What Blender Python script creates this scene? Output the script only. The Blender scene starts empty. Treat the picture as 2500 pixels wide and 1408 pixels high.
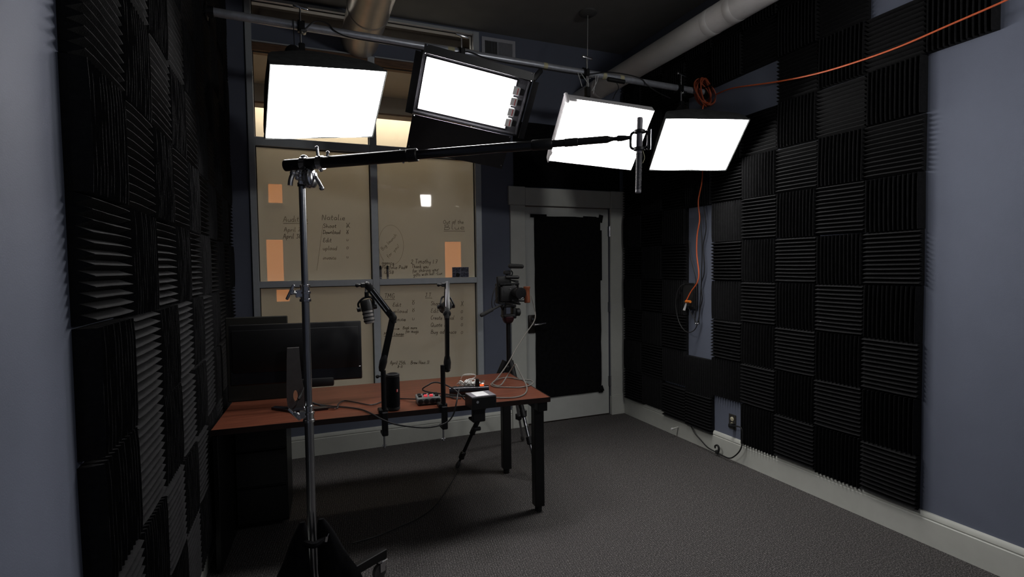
import bpy, bmesh, math, random
from mathutils import Vector, Matrix
random.seed(7)
SC = bpy.context.scene
COL = SC.collection

# ------------------------------------------------------------ camera
W_PX, H_PX, F_PX = 2500.0, 1408.0, 1292.77
CAM = Vector((0.0, 0.0, 1.5198))
CR = Vector((0.92474, -0.38038, -0.01314))
CU = Vector((0.02786, 0.03322, 0.99906))
CF = Vector((0.37958, 0.92423, -0.04132))
cam_data = bpy.data.cameras.new('camera')
cam_data.sensor_width = 36.0
cam_data.lens = F_PX / W_PX * 36.0
cam_data.clip_start = 0.02
cam = bpy.data.objects.new('camera', cam_data)
COL.objects.link(cam)
m = Matrix((CR, CU, -CF)).transposed().to_4x4()
m.translation = CAM
cam.matrix_world = m
SC.camera = cam

# ------------------------------------------------------------ world, exposure
world = bpy.data.worlds.new('world'); SC.world = world
world.use_nodes = True
world.node_tree.nodes['Background'].inputs[0].default_value = (0.02, 0.022, 0.03, 1)
world.node_tree.nodes['Background'].inputs[1].default_value = 0.1
SC.view_settings.view_transform = 'Standard'
SC.view_settings.look = 'None'
SC.view_settings.exposure = 0.0
SC.view_settings.gamma = 1.0
SC.view_settings.use_curve_mapping = False
SOFTBOX_E = 21.0      # emission of the softbox diffusers
TUBE_E = 26.0         # emission of the fluorescent tubes
REAR_LAMP_E = 66.0    # LED panel behind the camera, seen mirrored in the glass
FAR_LAMP_E = 8.5      # ceiling lamp of the room behind the glass

# ------------------------------------------------------------ room dimensions (metres)
XL, XR, YB, YF, ZC = -0.4655, 3.118, 4.572, -1.6, 3.63
TS = 0.3048

def ray(px, py):
    return CF * F_PX + CR * (px - W_PX / 2) - CU * (py - H_PX / 2)
def on(ax, px, py, val):
    q = ray(px, py)
    return CAM + q * ((val - CAM[ax]) / q[ax])
def PX(px, py, x): return on(0, px, py, x)
def PY(px, py, y): return on(1, px, py, y)
def PZ(px, py, z): return on(2, px, py, z)

# ------------------------------------------------------------ mesh builder
ORG = {}
def V(*a): return Vector(a)
def frame_from(zdir):
    z = Vector(zdir).normalized()
    a = Vector((0, 0, 1)) if abs(z.z) < 0.9 else Vector((1, 0, 0))
    x = a.cross(z).normalized()
    return x, z.cross(x), z
def catmull(pts, n=6):
    pts = [Vector(p) for p in pts]
    if len(pts) < 3: return pts
    out = []
    P = [pts[0] * 2 - pts[1]] + pts + [pts[-1] * 2 - pts[-2]]
    for i in range(1, len(P) - 2):
        a, b, c, d = P[i - 1:i + 3]
        for k in range(n):
            t = k / n
            out.append(0.5 * ((2 * b) + (c - a) * t + (2 * a - 5 * b + 4 * c - d) * t * t + (3 * b - a - 3 * c + d) * t ** 3))
    out.append(pts[-1])
    return out

class MB:
    def __init__(s): s.v = []; s.f = []
    def add(s, vs, fs):
        o = len(s.v); s.v += [Vector(v) for v in vs]; s.f += [tuple(i + o for i in f) for f in fs]; return s
    def box(s, c, size, rot=None, bevel=0.0, seg=1):
        bm = bmesh.new(); bmesh.ops.create_cube(bm, size=1.0)
        for v in bm.verts: v.co = Vector((v.co.x * size[0], v.co.y * size[1], v.co.z * size[2]))
        if bevel > 0: bmesh.ops.bevel(bm, geom=list(bm.edges), offset=bevel, segments=seg, profile=0.5, affect='EDGES', clamp_overlap=True)
        bm.verts.index_update()
        R = rot if rot is not None else Matrix.Identity(3)
        c = Vector(c)
        s.add([R @ v.co + c for v in bm.verts], [tuple(v.index for v in f.verts) for f in bm.faces]); bm.free()
        return s
    def bb(s, lo, hi, bevel=0.0):
        lo, hi = Vector(lo), Vector(hi)
        return s.box((lo + hi) / 2, hi - lo, None, bevel)
    def cyl(s, p0, p1, r0, r1=None, n=16, cap=True):
        p0, p1 = Vector(p0), Vector(p1); r1 = r0 if r1 is None else r1
        x, y, z = frame_from(p1 - p0)
        vs = []
        for p, r in ((p0, r0), (p1, r1)):
            for i in range(n):
                a = 2 * math.pi * i / n; vs.append(p + x * (math.cos(a) * r) + y * (math.sin(a) * r))
        fs = [(i, (i + 1) % n, n + (i + 1) % n, n + i) for i in range(n)]
        if cap: fs += [tuple(range(n - 1, -1, -1)), tuple(range(n, 2 * n))]
        return s.add(vs, fs)
    def lathe(s, prof, o, axis=(0, 0, 1), n=20):
        o = Vector(o); x, y, z = frame_from(axis); vs = []; fs = []
        for r, h in prof:
            for i in range(n):
                a = 2 * math.pi * i / n; vs.append(o + z * h + x * (math.cos(a) * r) + y * (math.sin(a) * r))
        for k in range(len(prof) - 1):
            for i in range(n):
                fs.append((k * n + i, k * n + (i + 1) % n, (k + 1) * n + (i + 1) % n, (k + 1) * n + i))
        fs += [tuple(range(n - 1, -1, -1)), tuple((len(prof) - 1) * n + i for i in range(n))]
        return s.add(vs, fs)
    def tube(s, pts, r, n=8, sm=6):
        pts = catmull(pts, sm) if sm else [Vector(p) for p in pts]
        rr = r if isinstance(r, (list, tuple)) else None
        vs = []; fs = []; prev = None
        L = len(pts)
        for i, p in enumerate(pts):
            t = (pts[min(i + 1, L - 1)] - pts[max(i - 1, 0)]).normalized()
            if prev is None: x, y, z = frame_from(t)
            else:
                x = (prev - t * prev.dot(t))
                x = x.normalized() if x.length > 1e-6 else frame_from(t)[0]
                y = t.cross(x)
            prev = x
            rad = r if rr is None else rr[0] + (rr[1] - rr[0]) * i / max(1, L - 1)
            for k in range(n):
                a = 2 * math.pi * k / n; vs.append(p + x * (math.cos(a) * rad) + y * (math.sin(a) * rad))
        for i in range(L - 1):
            for k in range(n):
                fs.append((i * n + k, i * n + (k + 1) % n, (i + 1) * n + (k + 1) % n, (i + 1) * n + k))
        fs += [tuple(range(n - 1, -1, -1)), tuple((L - 1) * n + k for k in range(n))]
        return s.add(vs, fs)
    def ball(s, c, r, n=14, sc=(1, 1, 1)):
        c = Vector(c); k = n // 2; vs = []; fs = []
        for j in range(1, k):
            t = math.pi * j / k
            for i in range(n):
                a = 2 * math.pi * i / n
                vs.append(c + Vector((sc[0] * r * math.sin(t) * math.cos(a), sc[1] * r * math.sin(t) * math.sin(a), sc[2] * r * math.cos(t))))
        top = len(vs); vs += [c + Vector((0, 0, r * sc[2])), c - Vector((0, 0, r * sc[2]))]
        for j in range(k - 2):
            for i in range(n): fs.append((j * n + i, (j + 1) * n + i, (j + 1) * n + (i + 1) % n, j * n + (i + 1) % n))
        for i in range(n):
            fs.append((top, i, (i + 1) % n)); fs.append((top + 1, (k - 2) * n + (i + 1) % n, (k - 2) * n + i))
        return s.add(vs, fs)
    def prism(s, poly, ext):
        poly = [Vector(p) for p in poly]; ext = Vector(ext); n = len(poly)
        nrm = Vector((0, 0, 0))
        for i in range(n): nrm += poly[i].cross(poly[(i + 1) % n])
        if nrm.dot(ext) > 0: poly = poly[::-1]
        fs = [tuple(range(n)), tuple(range(2 * n - 1, n - 1, -1))] + [((i + 1) % n, i, n + i, n + (i + 1) % n) for i in range(n)]
        return s.add(poly + [p + ext for p in poly], fs)
    def grid(s, rows):
        nr, nc = len(rows), len(rows[0])
        return s.add([p for r in rows for p in r], [(i * nc + j, i * nc + j + 1, (i + 1) * nc + j + 1, (i + 1) * nc + j) for i in range(nr - 1) for j in range(nc - 1)])
    def build(s, name, mat, parent=None, org=None, smooth=35):
        me = bpy.data.meshes.new(name)
        if parent is not None: o3 = ORG[parent.name]
        elif org is not None: o3 = Vector(org)
        else:
            xs = [v.x for v in s.v]; ys = [v.y for v in s.v]; zs = [v.z for v in s.v]
            o3 = Vector(((min(xs) + max(xs)) / 2, (min(ys) + max(ys)) / 2, min(zs)))
        me.from_pydata([v - o3 for v in s.v], [], s.f); me.validate()
        bm = bmesh.new(); bm.from_mesh(me); bmesh.ops.recalc_face_normals(bm, faces=list(bm.faces)); bm.to_mesh(me); bm.free()
        me.update()
        if smooth:
            me.shade_smooth(); me.set_sharp_from_angle(angle=math.radians(smooth))
        me.materials.append(mat if not isinstance(mat, str) else MAT[mat])
        o = bpy.data.objects.new(name, me); COL.objects.link(o)
        ORG[o.name] = o3
        if parent is not None: o.parent = parent
        else: o.location = o3
        return o

def tag(o, label=None, cat=None, group=None, kind=None):
    if label: o['label'] = label
    if cat: o['category'] = cat
    if group: o['group'] = group
    if kind: o['kind'] = kind
    return o
def thing(name, loc, label, cat, group=None):
    o = bpy.data.objects.new(name, None); COL.objects.link(o)
    o.empty_display_size = 0.05
    o.location = Vector(loc); ORG[o.name] = Vector(loc)
    return tag(o, label, cat, group)
def struct(o): o['kind'] = 'structure'; return o
def rotz(a): return Matrix.Rotation(a, 3, 'Z')
def basis(ex, ey, ez): return Matrix((ex, ey, ez)).transposed()

# ------------------------------------------------------------ materials
MAT = {}
def nodes(name):
    m = bpy.data.materials.new(name); m.use_nodes = True
    nt = m.node_tree; MAT[name] = m
    return m, nt, nt.nodes['Principled BSDF']
def nd(nt, t, **kw):
    n = nt.nodes.new(t)
    for k, v in kw.items():
        if isinstance(k, str) and k.startswith('i_'):
            n.inputs[k[2:].replace('_', ' ')].default_value = v
        else: setattr(n, k, v)
    return n
def mat(name, col, rough=0.5, metal=0.0, noise=0.0, nscale=40.0, bump=0.0, bscale=200.0, emit=None, estr=0.0, stretch=None, spec=0.5):
    m, nt, b = nodes(name)
    b.inputs['Roughness'].default_value = rough; b.inputs['Metallic'].default_value = metal
    b.inputs['Specular IOR Level'].default_value = spec
    c = (*col, 1)
    b.inputs['Base Color'].default_value = c
    tc = nd(nt, 'ShaderNodeTexCoord')
    vec = tc.outputs['Object']
    if stretch:
        mp = nd(nt, 'ShaderNodeMapping'); mp.inputs['Scale'].default_value = stretch
        nt.links.new(vec, mp.inputs['Vector']); vec = mp.outputs['Vector']
    if noise > 0:
        nz = nd(nt, 'ShaderNodeTexNoise'); nz.inputs['Scale'].default_value = nscale; nz.inputs['Detail'].default_value = 4
        nt.links.new(vec, nz.inputs['Vector'])
        r = nd(nt, 'ShaderNodeValToRGB')
        r.color_ramp.elements[0].position = 0.3; r.color_ramp.elements[1].position = 0.7
        r.color_ramp.elements[0].color = (*[x * (1 - noise) for x in col], 1)
        r.color_ramp.elements[1].color = (*[min(1, x * (1 + noise)) for x in col], 1)
        nt.links.new(nz.outputs['Fac'], r.inputs['Fac']); nt.links.new(r.outputs['Color'], b.inputs['Base Color'])
    if bump > 0:
        nz2 = nd(nt, 'ShaderNodeTexNoise'); nz2.inputs['Scale'].default_value = bscale; nz2.inputs['Detail'].default_value = 2
        nt.links.new(vec, nz2.inputs['Vector'])
        bp = nd(nt, 'ShaderNodeBump'); bp.inputs['Strength'].default_value = bump; bp.inputs['Distance'].default_value = 0.002
        nt.links.new(nz2.outputs['Fac'], bp.inputs['Height']); nt.links.new(bp.outputs['Normal'], b.inputs['Normal'])
    if emit:
        b.inputs['Emission Color'].default_value = (*emit, 1); b.inputs['Emission Strength'].default_value = estr
    return m

mat('foam', (0.0125, 0.0125, 0.0135), 0.95, noise=0.25, nscale=60, bump=0.5, bscale=350, spec=0.2)
mat('paint', (0.155, 0.174, 0.232), 0.75, noise=0.03, nscale=6, bump=0.12, bscale=260, spec=0.3)
mat('ceiling_paint', (0.23, 0.23, 0.222), 0.9, noise=0.06, nscale=5, bump=0.2, bscale=150, spec=0.2)
mat('trim_white', (0.62, 0.63, 0.58), 0.45, noise=0.03, nscale=12, bump=0.05, bscale=90)
mat('door_white', (0.60, 0.615, 0.585), 0.5, noise=0.03, nscale=10, bump=0.05, bscale=80)
mat('black_cloth', (0.008, 0.008, 0.009), 0.95, noise=0.3, nscale=30, bump=0.5, bscale=400, spec=0.1)
mat('frame_metal', (0.52, 0.56, 0.59), 0.45, 0.15, noise=0.04, nscale=20, bump=0.05)
mat('gasket', (0.02, 0.02, 0.02), 0.7, noise=0.2)
mat('brown_wood', (0.16, 0.085, 0.045), 0.6, noise=0.35, nscale=18, stretch=(0.6, 6, 6))
mat('taupe', (0.60, 0.545, 0.47), 0.8, noise=0.04, nscale=4)
mat('taupe_dark', (0.36, 0.325, 0.28), 0.8, noise=0.05, nscale=5)
mat('cream', (0.82, 0.76, 0.65), 0.8, noise=0.03, nscale=5)
mat('loft_brown', (0.085, 0.07, 0.055), 0.85, noise=0.15, nscale=6, stretch=(1, 8, 1))
mat('canopy_grey', (0.09, 0.09, 0.088), 0.7, noise=0.1, nscale=20)
mat('far_floor', (0.20, 0.16, 0.12), 0.8, noise=0.2, nscale=30)
mat('duct_white', (0.82, 0.81, 0.79), 0.45, 0.1, noise=0.05, nscale=8, bump=0.08, bscale=40)
mat('duct_metal', (0.50, 0.49, 0.475), 0.36, 0.45, noise=0.08, nscale=9, bump=0.05, bscale=30)
mat('pipe_metal', (0.55, 0.575, 0.63), 0.34, 0.55, noise=0.12, nscale=30, bump=0.05)
mat('tape', (0.62, 0.58, 0.36), 0.7, noise=0.1, nscale=40)
mat('chrome', (0.72, 0.72, 0.74), 0.18, 1.0, noise=0.04, nscale=25)
mat('steel', (0.46, 0.47, 0.49), 0.28, 1.0, noise=0.06, nscale=25, stretch=(8, 8, 0.4))
mat('black_metal', (0.010, 0.010, 0.011), 0.4, 0.3, noise=0.2, nscale=40, bump=0.04)
mat('black_plastic', (0.008, 0.008, 0.009), 0.5, noise=0.2, nscale=50, bump=0.05)
mat('black_gloss', (0.012, 0.012, 0.015), 0.12, noise=0.1, nscale=20)
mat('black_rubber', (0.012, 0.012, 0.012), 0.8, noise=0.2, nscale=60)
mat('softbox_cloth', (0.06, 0.063, 0.063), 0.75, noise=0.3, nscale=25, bump=0.4, bscale=60)
mat('white_cloth', (0.75, 0.73, 0.74), 0.8, noise=0.04, nscale=20, bump=0.2, bscale=60)
mat('silver_lining', (0.55, 0.55, 0.56), 0.35, 0.6, noise=0.1, nscale=30)
mat('diffuser', (0.9, 0.9, 0.9), 0.8, noise=0.01, nscale=10, emit=(1.0, 0.985, 0.96), estr=SOFTBOX_E)
mat('tube_glow', (0.9, 0.9, 0.9), 0.5, noise=0.01, nscale=10, emit=(1.0, 0.965, 1.0), estr=TUBE_E)
mat('rear_glow', (0.9, 0.9, 0.9), 0.5, noise=0.01, nscale=10, emit=(1.0, 0.99, 0.97), estr=REAR_LAMP_E)
mat('far_glow', (0.9, 0.9, 0.85), 0.5, noise=0.01, nscale=10, emit=(1.0, 0.86, 0.66), estr=FAR_LAMP_E)
mat('far_wash', (0.9, 0.9, 0.85), 0.5, noise=0.01, nscale=10, emit=(1.0, 0.89, 0.75), estr=19.0)
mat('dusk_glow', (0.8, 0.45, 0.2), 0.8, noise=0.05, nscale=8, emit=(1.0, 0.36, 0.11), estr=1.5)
mat('lamp_base_white', (0.85, 0.85, 0.84), 0.4, noise=0.05, nscale=30)
mat('red_print', (0.6, 0.03, 0.03), 0.5, noise=0.05, nscale=30)
mat('desk_edge', (0.022, 0.009, 0.006), 0.45, noise=0.2, nscale=20)
mat('desk_frame', (0.008, 0.008, 0.009), 0.4, 0.2, noise=0.2, nscale=30)
mat('monitor_plastic', (0.007, 0.007, 0.008), 0.45, noise=0.15, nscale=30)
mat('monitor_stand', (0.11, 0.105, 0.105), 0.4, 0.5, noise=0.08, nscale=30)
mat('olive_plastic', (0.006, 0.0055, 0.0035), 0.7, noise=0.15, nscale=30)
mat('mic_grey', (0.42, 0.39, 0.37), 0.55, 0.3, noise=0.15, nscale=120, bump=0.5, bscale=700)
mat('mixer_grey', (0.16, 0.17, 0.17), 0.45, noise=0.1, nscale=40)
mat('box_grey', (0.22, 0.21, 0.235), 0.4, noise=0.06, nscale=40)
mat('paper_white', (0.82, 0.82, 0.82), 0.6, noise=0.03, nscale=60)
mat('cable_grey', (0.15, 0.14, 0.125), 0.5, noise=0.08, nscale=50)
mat('cable_white', (0.72, 0.72, 0.70), 0.4, noise=0.05, nscale=50)
mat('cable_black', (0.012, 0.012, 0.013), 0.5, noise=0.2, nscale=60)
mat('cord_orange', (0.75, 0.13, 0.035), 0.5, noise=0.08, nscale=60)
mat('cord_orange_dull', (0.42, 0.085, 0.035), 0.55, noise=0.1, nscale=60)
mat('orange_plastic', (0.85, 0.22, 0.03), 0.4, noise=0.05, nscale=60)
mat('red_lit', (0.8, 0.08, 0.02), 0.4, noise=0.05, nscale=60, emit=(1.0, 0.12, 0.03), estr=1.2)
mat('pink_lit', (0.8, 0.1, 0.12), 0.4, noise=0.05, nscale=60, emit=(1.0, 0.06, 0.08), estr=0.35)
mat('wood_handle', (0.21, 0.062, 0.028), 0.4, noise=0.25, nscale=30, stretch=(6, 6, 0.8))
mat('maroon', (0.03, 0.006, 0.009), 0.4, noise=0.1, nscale=30)
mat('marker_ink', (0.075, 0.062, 0.045), 0.7, noise=0.35, nscale=90)
mat('marker_ink_faint', (0.20, 0.175, 0.125), 0.8, noise=0.3, nscale=90)
mat('ivory', (0.72, 0.66, 0.48), 0.4, noise=0.04, nscale=60)
mat('outlet_dark', (0.06, 0.055, 0.05), 0.5, 0.3, noise=0.1, nscale=60)
mat('vent_grey', (0.50, 0.51, 0.55), 0.5, noise=0.05, nscale=30)
mat('vent_slat', (0.33, 0.34, 0.37), 0.5, noise=0.05, nscale=30)
mat('marker_label', (0.16, 0.15, 0.15), 0.5, noise=0.2, nscale=120)
mat('lock_dark', (0.035, 0.03, 0.027), 0.35, 0.7, noise=0.2, nscale=40)

def carpet():
    m, nt, b = nodes('carpet')
    b.inputs['Roughness'].default_value = 0.98; b.inputs['Specular IOR Level'].default_value = 0.1
    tc = nd(nt, 'ShaderNodeTexCoord')
    mp = nd(nt, 'ShaderNodeMapping'); mp.inputs['Rotation'].default_value = (0, 0, math.radians(8))
    nt.links.new(tc.outputs['Object'], mp.inputs['Vector'])
    wv = nd(nt, 'ShaderNodeTexWave', wave_type='BANDS', bands_direction='X'); wv.inputs['Scale'].default_value = 25; wv.inputs['Distortion'].default_value = 1.5; wv.inputs['Detail'].default_value = 1; wv.inputs['Detail Scale'].default_value = 3
    nt.links.new(mp.outputs['Vector'], wv.inputs['Vector'])
    wy = nd(nt, 'ShaderNodeTexWave', wave_type='BANDS', bands_direction='Y'); wy.inputs['Scale'].default_value = 40; wy.inputs['Distortion'].default_value = 5; wy.inputs['Detail Scale'].default_value = 6
    nt.links.new(mp.outputs['Vector'], wy.inputs['Vector'])
    mul = nd(nt, 'ShaderNodeMath', operation='MULTIPLY'); nt.links.new(wv.outputs['Fac'], mul.inputs[0]); nt.links.new(wy.outputs['Fac'], mul.inputs[1])
    nz = nd(nt, 'ShaderNodeTexNoise'); nz.inputs['Scale'].default_value = 150; nz.inputs['Detail'].default_value = 3
    nt.links.new(mp.outputs['Vector'], nz.inputs['Vector'])
    cr = nd(nt, 'ShaderNodeValToRGB'); e = cr.color_ramp.elements
    e[0].position = 0.30; e[0].color = (0.032, 0.030, 0.030, 1)
    e[1].position = 0.72; e[1].color = (0.36, 0.335, 0.31, 1)
    x = e.new(0.48); x.color = (0.098, 0.093, 0.091, 1)
    x = e.new(0.58); x.color = (0.150, 0.139, 0.140, 1)
    nt.links.new(nz.outputs['Fac'], cr.inputs['Fac'])
    mx = nd(nt, 'ShaderNodeMix', data_type='RGBA', blend_type='MULTIPLY'); mx.inputs['Factor'].default_value = 0.55
    nt.links.new(cr.outputs['Color'], mx.inputs['A'])
    r2 = nd(nt, 'ShaderNodeValToRGB'); r2.color_ramp.elements[0].color = (0.35, 0.35, 0.35, 1); r2.color_ramp.elements[1].color = (1.5, 1.5, 1.5, 1); r2.color_ramp.elements[1].position = 0.6
    nt.links.new(mul.outputs[0], r2.inputs['Fac']); nt.links.new(r2.outputs['Color'], mx.inputs['B'])
    nt.links.new(mx.outputs['Result'], b.inputs['Base Color'])
    bp = nd(nt, 'ShaderNodeBump'); bp.inputs['Strength'].default_value = 0.8; bp.inputs['Distance'].default_value = 0.004
    ad = nd(nt, 'ShaderNodeMath', operation='ADD'); nt.links.new(mul.outputs[0], ad.inputs[0]); nt.links.new(nz.outputs['Fac'], ad.inputs[1])
    nt.links.new(ad.outputs[0], bp.inputs['Height']); nt.links.new(bp.outputs['Normal'], b.inputs['Normal'])
carpet()
def deskwood():
    m, nt, b = nodes('desk_wood')
    b.inputs['Roughness'].default_value = 0.36
    tc = nd(nt, 'ShaderNodeTexCoord'); mp = nd(nt, 'ShaderNodeMapping'); mp.inputs['Scale'].default_value = (1.2, 14, 14)
    nt.links.new(tc.outputs['Object'], mp.inputs['Vector'])
    nz = nd(nt, 'ShaderNodeTexNoise'); nz.inputs['Scale'].default_value = 3.2; nz.inputs['Detail'].default_value = 6; nz.inputs['Distortion'].default_value = 0.6
    nt.links.new(mp.outputs['Vector'], nz.inputs['Vector'])
    cr = nd(nt, 'ShaderNodeValToRGB'); e = cr.color_ramp.elements
    e[0].position = 0.3; e[0].color = (0.085, 0.024, 0.013, 1); e[1].position = 0.72; e[1].color = (0.165, 0.050, 0.026, 1)
    nt.links.new(nz.outputs['Fac'], cr.inputs['Fac']); nt.links.new(cr.outputs['Color'], b.inputs['Base Color'])
deskwood()
def pane(name, trans, col, film):
    m = bpy.data.materials.new(name); m.use_nodes = True; MAT[name] = m; nt = m.node_tree
    nt.nodes.remove(nt.nodes['Principled BSDF']); out = nt.nodes['Material Output']
    tr = nd(nt, 'ShaderNodeBsdfTransparent'); tr.inputs['Color'].default_value = trans
    body = tr
    if film > 0:
        tc = nd(nt, 'ShaderNodeTexCoord'); nz = nd(nt, 'ShaderNodeTexNoise'); nz.inputs['Scale'].default_value = 2.5; nz.inputs['Detail'].default_value = 3
        nt.links.new(tc.outputs['Object'], nz.inputs['Vector'])
        cr = nd(nt, 'ShaderNodeValToRGB'); cr.color_ramp.elements[0].color = (*[c * 0.92 for c in col], 1); cr.color_ramp.elements[1].color = (*[min(1, c * 1.06) for c in col], 1)
        nt.links.new(nz.outputs['Fac'], cr.inputs['Fac'])
        df = nd(nt, 'ShaderNodeBsdfDiffuse'); tl = nd(nt, 'ShaderNodeBsdfTranslucent')
        nt.links.new(cr.outputs['Color'], df.inputs['Color']); nt.links.new(cr.outputs['Color'], tl.inputs['Color'])
        m1 = nd(nt, 'ShaderNodeMixShader'); m1.inputs[0].default_value = 0.5
        nt.links.new(df.outputs[0], m1.inputs[1]); nt.links.new(tl.outputs[0], m1.inputs[2])
        m2 = nd(nt, 'ShaderNodeMixShader'); m2.inputs[0].default_value = film
        nt.links.new(tr.outputs[0], m2.inputs[1]); nt.links.new(m1.outputs[0], m2.inputs[2]); body = m2
    gl = nd(nt, 'ShaderNodeBsdfGlossy'); gl.inputs['Roughness'].default_value = 0.03
    fr = nd(nt, 'ShaderNodeFresnel'); fr.inputs['IOR'].default_value = 1.45
    m3 = nd(nt, 'ShaderNodeMixShader'); nt.links.new(fr.outputs[0], m3.inputs[0])
    nt.links.new(body.outputs[0], m3.inputs[1]); nt.links.new(gl.outputs[0], m3.inputs[2])
    nt.links.new(m3.outputs[0], out.inputs['Surface'])
pane('clear_glass', (0.93, 0.94, 0.93, 1), (1, 1, 1), 0.0)
pane('film_glass', (0.85, 0.82, 0.72, 1), (0.76, 0.785, 0.735), 0.82)
# ============================================================ room shell
struct(MB().bb((XL, YF, -0.1), (XR, YB + 0.14, 0)).build('floor', 'carpet', org=(0, 0, 0), smooth=0))
struct(MB().bb((XL - 0.1, YF - 0.1, ZC), (XR + 0.1, YB + 0.14, ZC + 0.1)).build('ceiling', 'ceiling_paint', org=(0, 0, 0), smooth=0))
wall_left = struct(MB().bb((XL - 0.1, YF, 0), (XL, YB, ZC)).build('wall_left', 'paint', org=(0, 0, 0), smooth=0))
wall_right = struct(MB().bb((XR, YF, 0), (XR + 0.1, YB, ZC)).build('wall_right', 'paint', org=(0, 0, 0), smooth=0))
struct(MB().bb((XL - 0.1, YF - 0.1, 0), (XR + 0.1, YF, ZC)).build('wall_front', 'paint', org=(0, 0, 0), smooth=0))
WX0, WX1, WZ0, WZ1 = -0.297, 1.582, 0.42, 3.27     # glazed opening
DX0, DX1, DZ1 = 2.012, 2.95, 2.09                   # doorway
wb = MB(); y0, y1 = YB, YB + 0.14
wb.bb((XL, y0, 0), (WX0, y1, ZC)); wb.bb((WX0, y0, 0), (WX1, y1, WZ0))
wb.bb((WX0, y0, WZ1), (WX1, y1, 3.445)); wb.bb((WX0, y0, 3.61), (WX1, y1, ZC))
wb.bb((WX1, y0, 0), (DX0, y1, ZC)); wb.bb((DX0, y0, DZ1), (DX1, y1, ZC)); wb.bb((DX1, y0, 0), (XR, y1, ZC))
struct(wb.build('wall_back', 'paint', org=(0, 0, 0), smooth=0))

def skirting(name, a, b, nrm):
    # tall board with a moulded cap, swept along a wall from a to b; nrm points into the room
    prof = [(0, 0), (0.020, 0), (0.020, 0.135), (0.016, 0.139), (0.016, 0.143), (0.019, 0.147), (0.017, 0.160), (0.010, 0.172), (0, 0.174)]
    a, b, nrm = Vector(a), Vector(b), Vector(nrm)
    mb = MB(); mb.prism([a + nrm * p[0] + V(0, 0, p[1]) for p in prof], b - a)
    return struct(mb.build(name, 'trim_white', org=(0, 0, 0), smooth=30))
skirting('baseboard_right', (XR, YF, 0), (XR, YB, 0), (-1, 0, 0))
skirting('baseboard_left', (XL, YF, 0), (XL, YB, 0), (1, 0, 0))
skirting('baseboard_back', (XL, YB, 0), (1.856, YB, 0), (0, -1, 0))

# ------------------------------------------------------------ acoustic foam tiles
def foam_mesh(seed):
    rnd = random.Random(seed)
    N, base, top, H = 12, 0.016, 0.052, TS * 0.494
    prof = []
    for i in range(N):
        a = -H + 2 * H * i / N; p = 2 * H / N
        prof += [(a, base, 0), (a + p * 0.445, top - .002, 1), (a + p * 0.475, top, 1), (a + p * 0.525, top, 1), (a + p * 0.555, top - .002, 1)]
    prof.append((H, base, 0))
    R = 6; rows = []
    amp = [rnd.uniform(-0.0009, 0.0009) for _ in range(N + 1)]; ph = [rnd.uniform(0, 6) for _ in range(N + 1)]
    for j in range(R + 1):
        t = j / R; y = -H + 2 * H * t; row = []
        for k, (x, z, isp) in enumerate(prof):
            i = min(k // 5, N)
            dx = amp[i] * math.sin(ph[i] + t * 4.5) * (1.6 if isp else 0.3)
            dz = (rnd.uniform(-0.0006, 0.0004) - (0.003 * (2 * abs(t - 0.5)) ** 6 if isp else 0)) if isp else 0
            row.append(Vector((x + dx, y, z + dz)))
        rows.append(row)
    mb = MB(); mb.grid(rows)
    n = len(prof)
    for j in (0, R):
        y = rows[j][0].y
        mb.add([V(-H, y, 0)] + rows[j] + [V(H, y, 0)], [tuple(range(n + 2)) if j else tuple(range(n + 1, -1, -1))])
    for k in (0, -1):
        mb.add([V(rows[0][k].x, -H, 0), rows[0][k], rows[-1][k], V(rows[0][k].x, H, 0)], [(0, 1, 2, 3)])
    mb.add([V(-H, -H, 0), V(H, -H, 0), V(H, H, 0), V(-H, H, 0)], [(0, 3, 2, 1)])
    me = bpy.data.meshes.new('foam_tile'); me.from_pydata(mb.v, [], mb.f); me.validate(); me.update()
    me.materials.append(MAT['foam'])
    return me
FOAM = [foam_mesh(s) for s in range(4)]
def foam(parent, c, out, horiz, jit=1.0):
    out = Vector(out); up = V(0, 0, 1); side = up.cross(out)
    a = math.radians(random.uniform(-0.7, 0.7) * jit) + (math.pi / 2 if horiz else 0)
    M3 = basis(side, up, out) @ Matrix.Rotation(a, 3, 'Z')
    o = bpy.data.objects.new('foam_tile', random.choice(FOAM)); COL.objects.link(o)
    o.parent = parent
    M4 = M3.to_4x4(); M4.translation = Vector(c) + side * random.uniform(-.0015, .0015) * jit + up * random.uniform(-.003, .002) * jit
    o.matrix_local = M4
RY0, RZ0 = 1.780, 1.387
bare_r = {(4, -4)} | {(5, r) for r in (-2, -1, 0, 1)} | {(k, 4) for k in (3, 4, 5)} | {(0, 5), (0, 6)}
for k in range(0, 9):
    for r in range(-4, 7):
        if (k, r) in bare_r: continue
        dz = {5: -0.03}.get(k, 0) if r < -2 else 0
        if k == 7 and r == -4: dz = 0.02
        if k == 6 and r == -4: dz = -0.02
        foam(wall_right, (XR, RY0 + TS * (k + .5), RZ0 + TS * (r + .5) + dz), (-1, 0, 0), (k + r) % 2 == (1 if k == 5 and r < -2 else 0))
foam(wall_right, (XR, RY0 - TS * .5, RZ0 + TS * 4.5), (-1, 0, 0), False)
LY0, LZ0 = 1.467, 1.70
for k in range(0, 10):
    for r in range(-5, 6):
        hz = (k + r) % 2 == 1 if r >= -2 else (k + r) % 2 == 0
        low = r <= -3
        foam(wall_left, (XL, LY0 + TS * (k + .5) + (random.uniform(-.006, .006) if low else 0), LZ0 + TS * (r + .5) + (random.uniform(-.012, .0) if low else 0)), (1, 0, 0), hz, 3.0 if low else 1.0)

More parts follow.
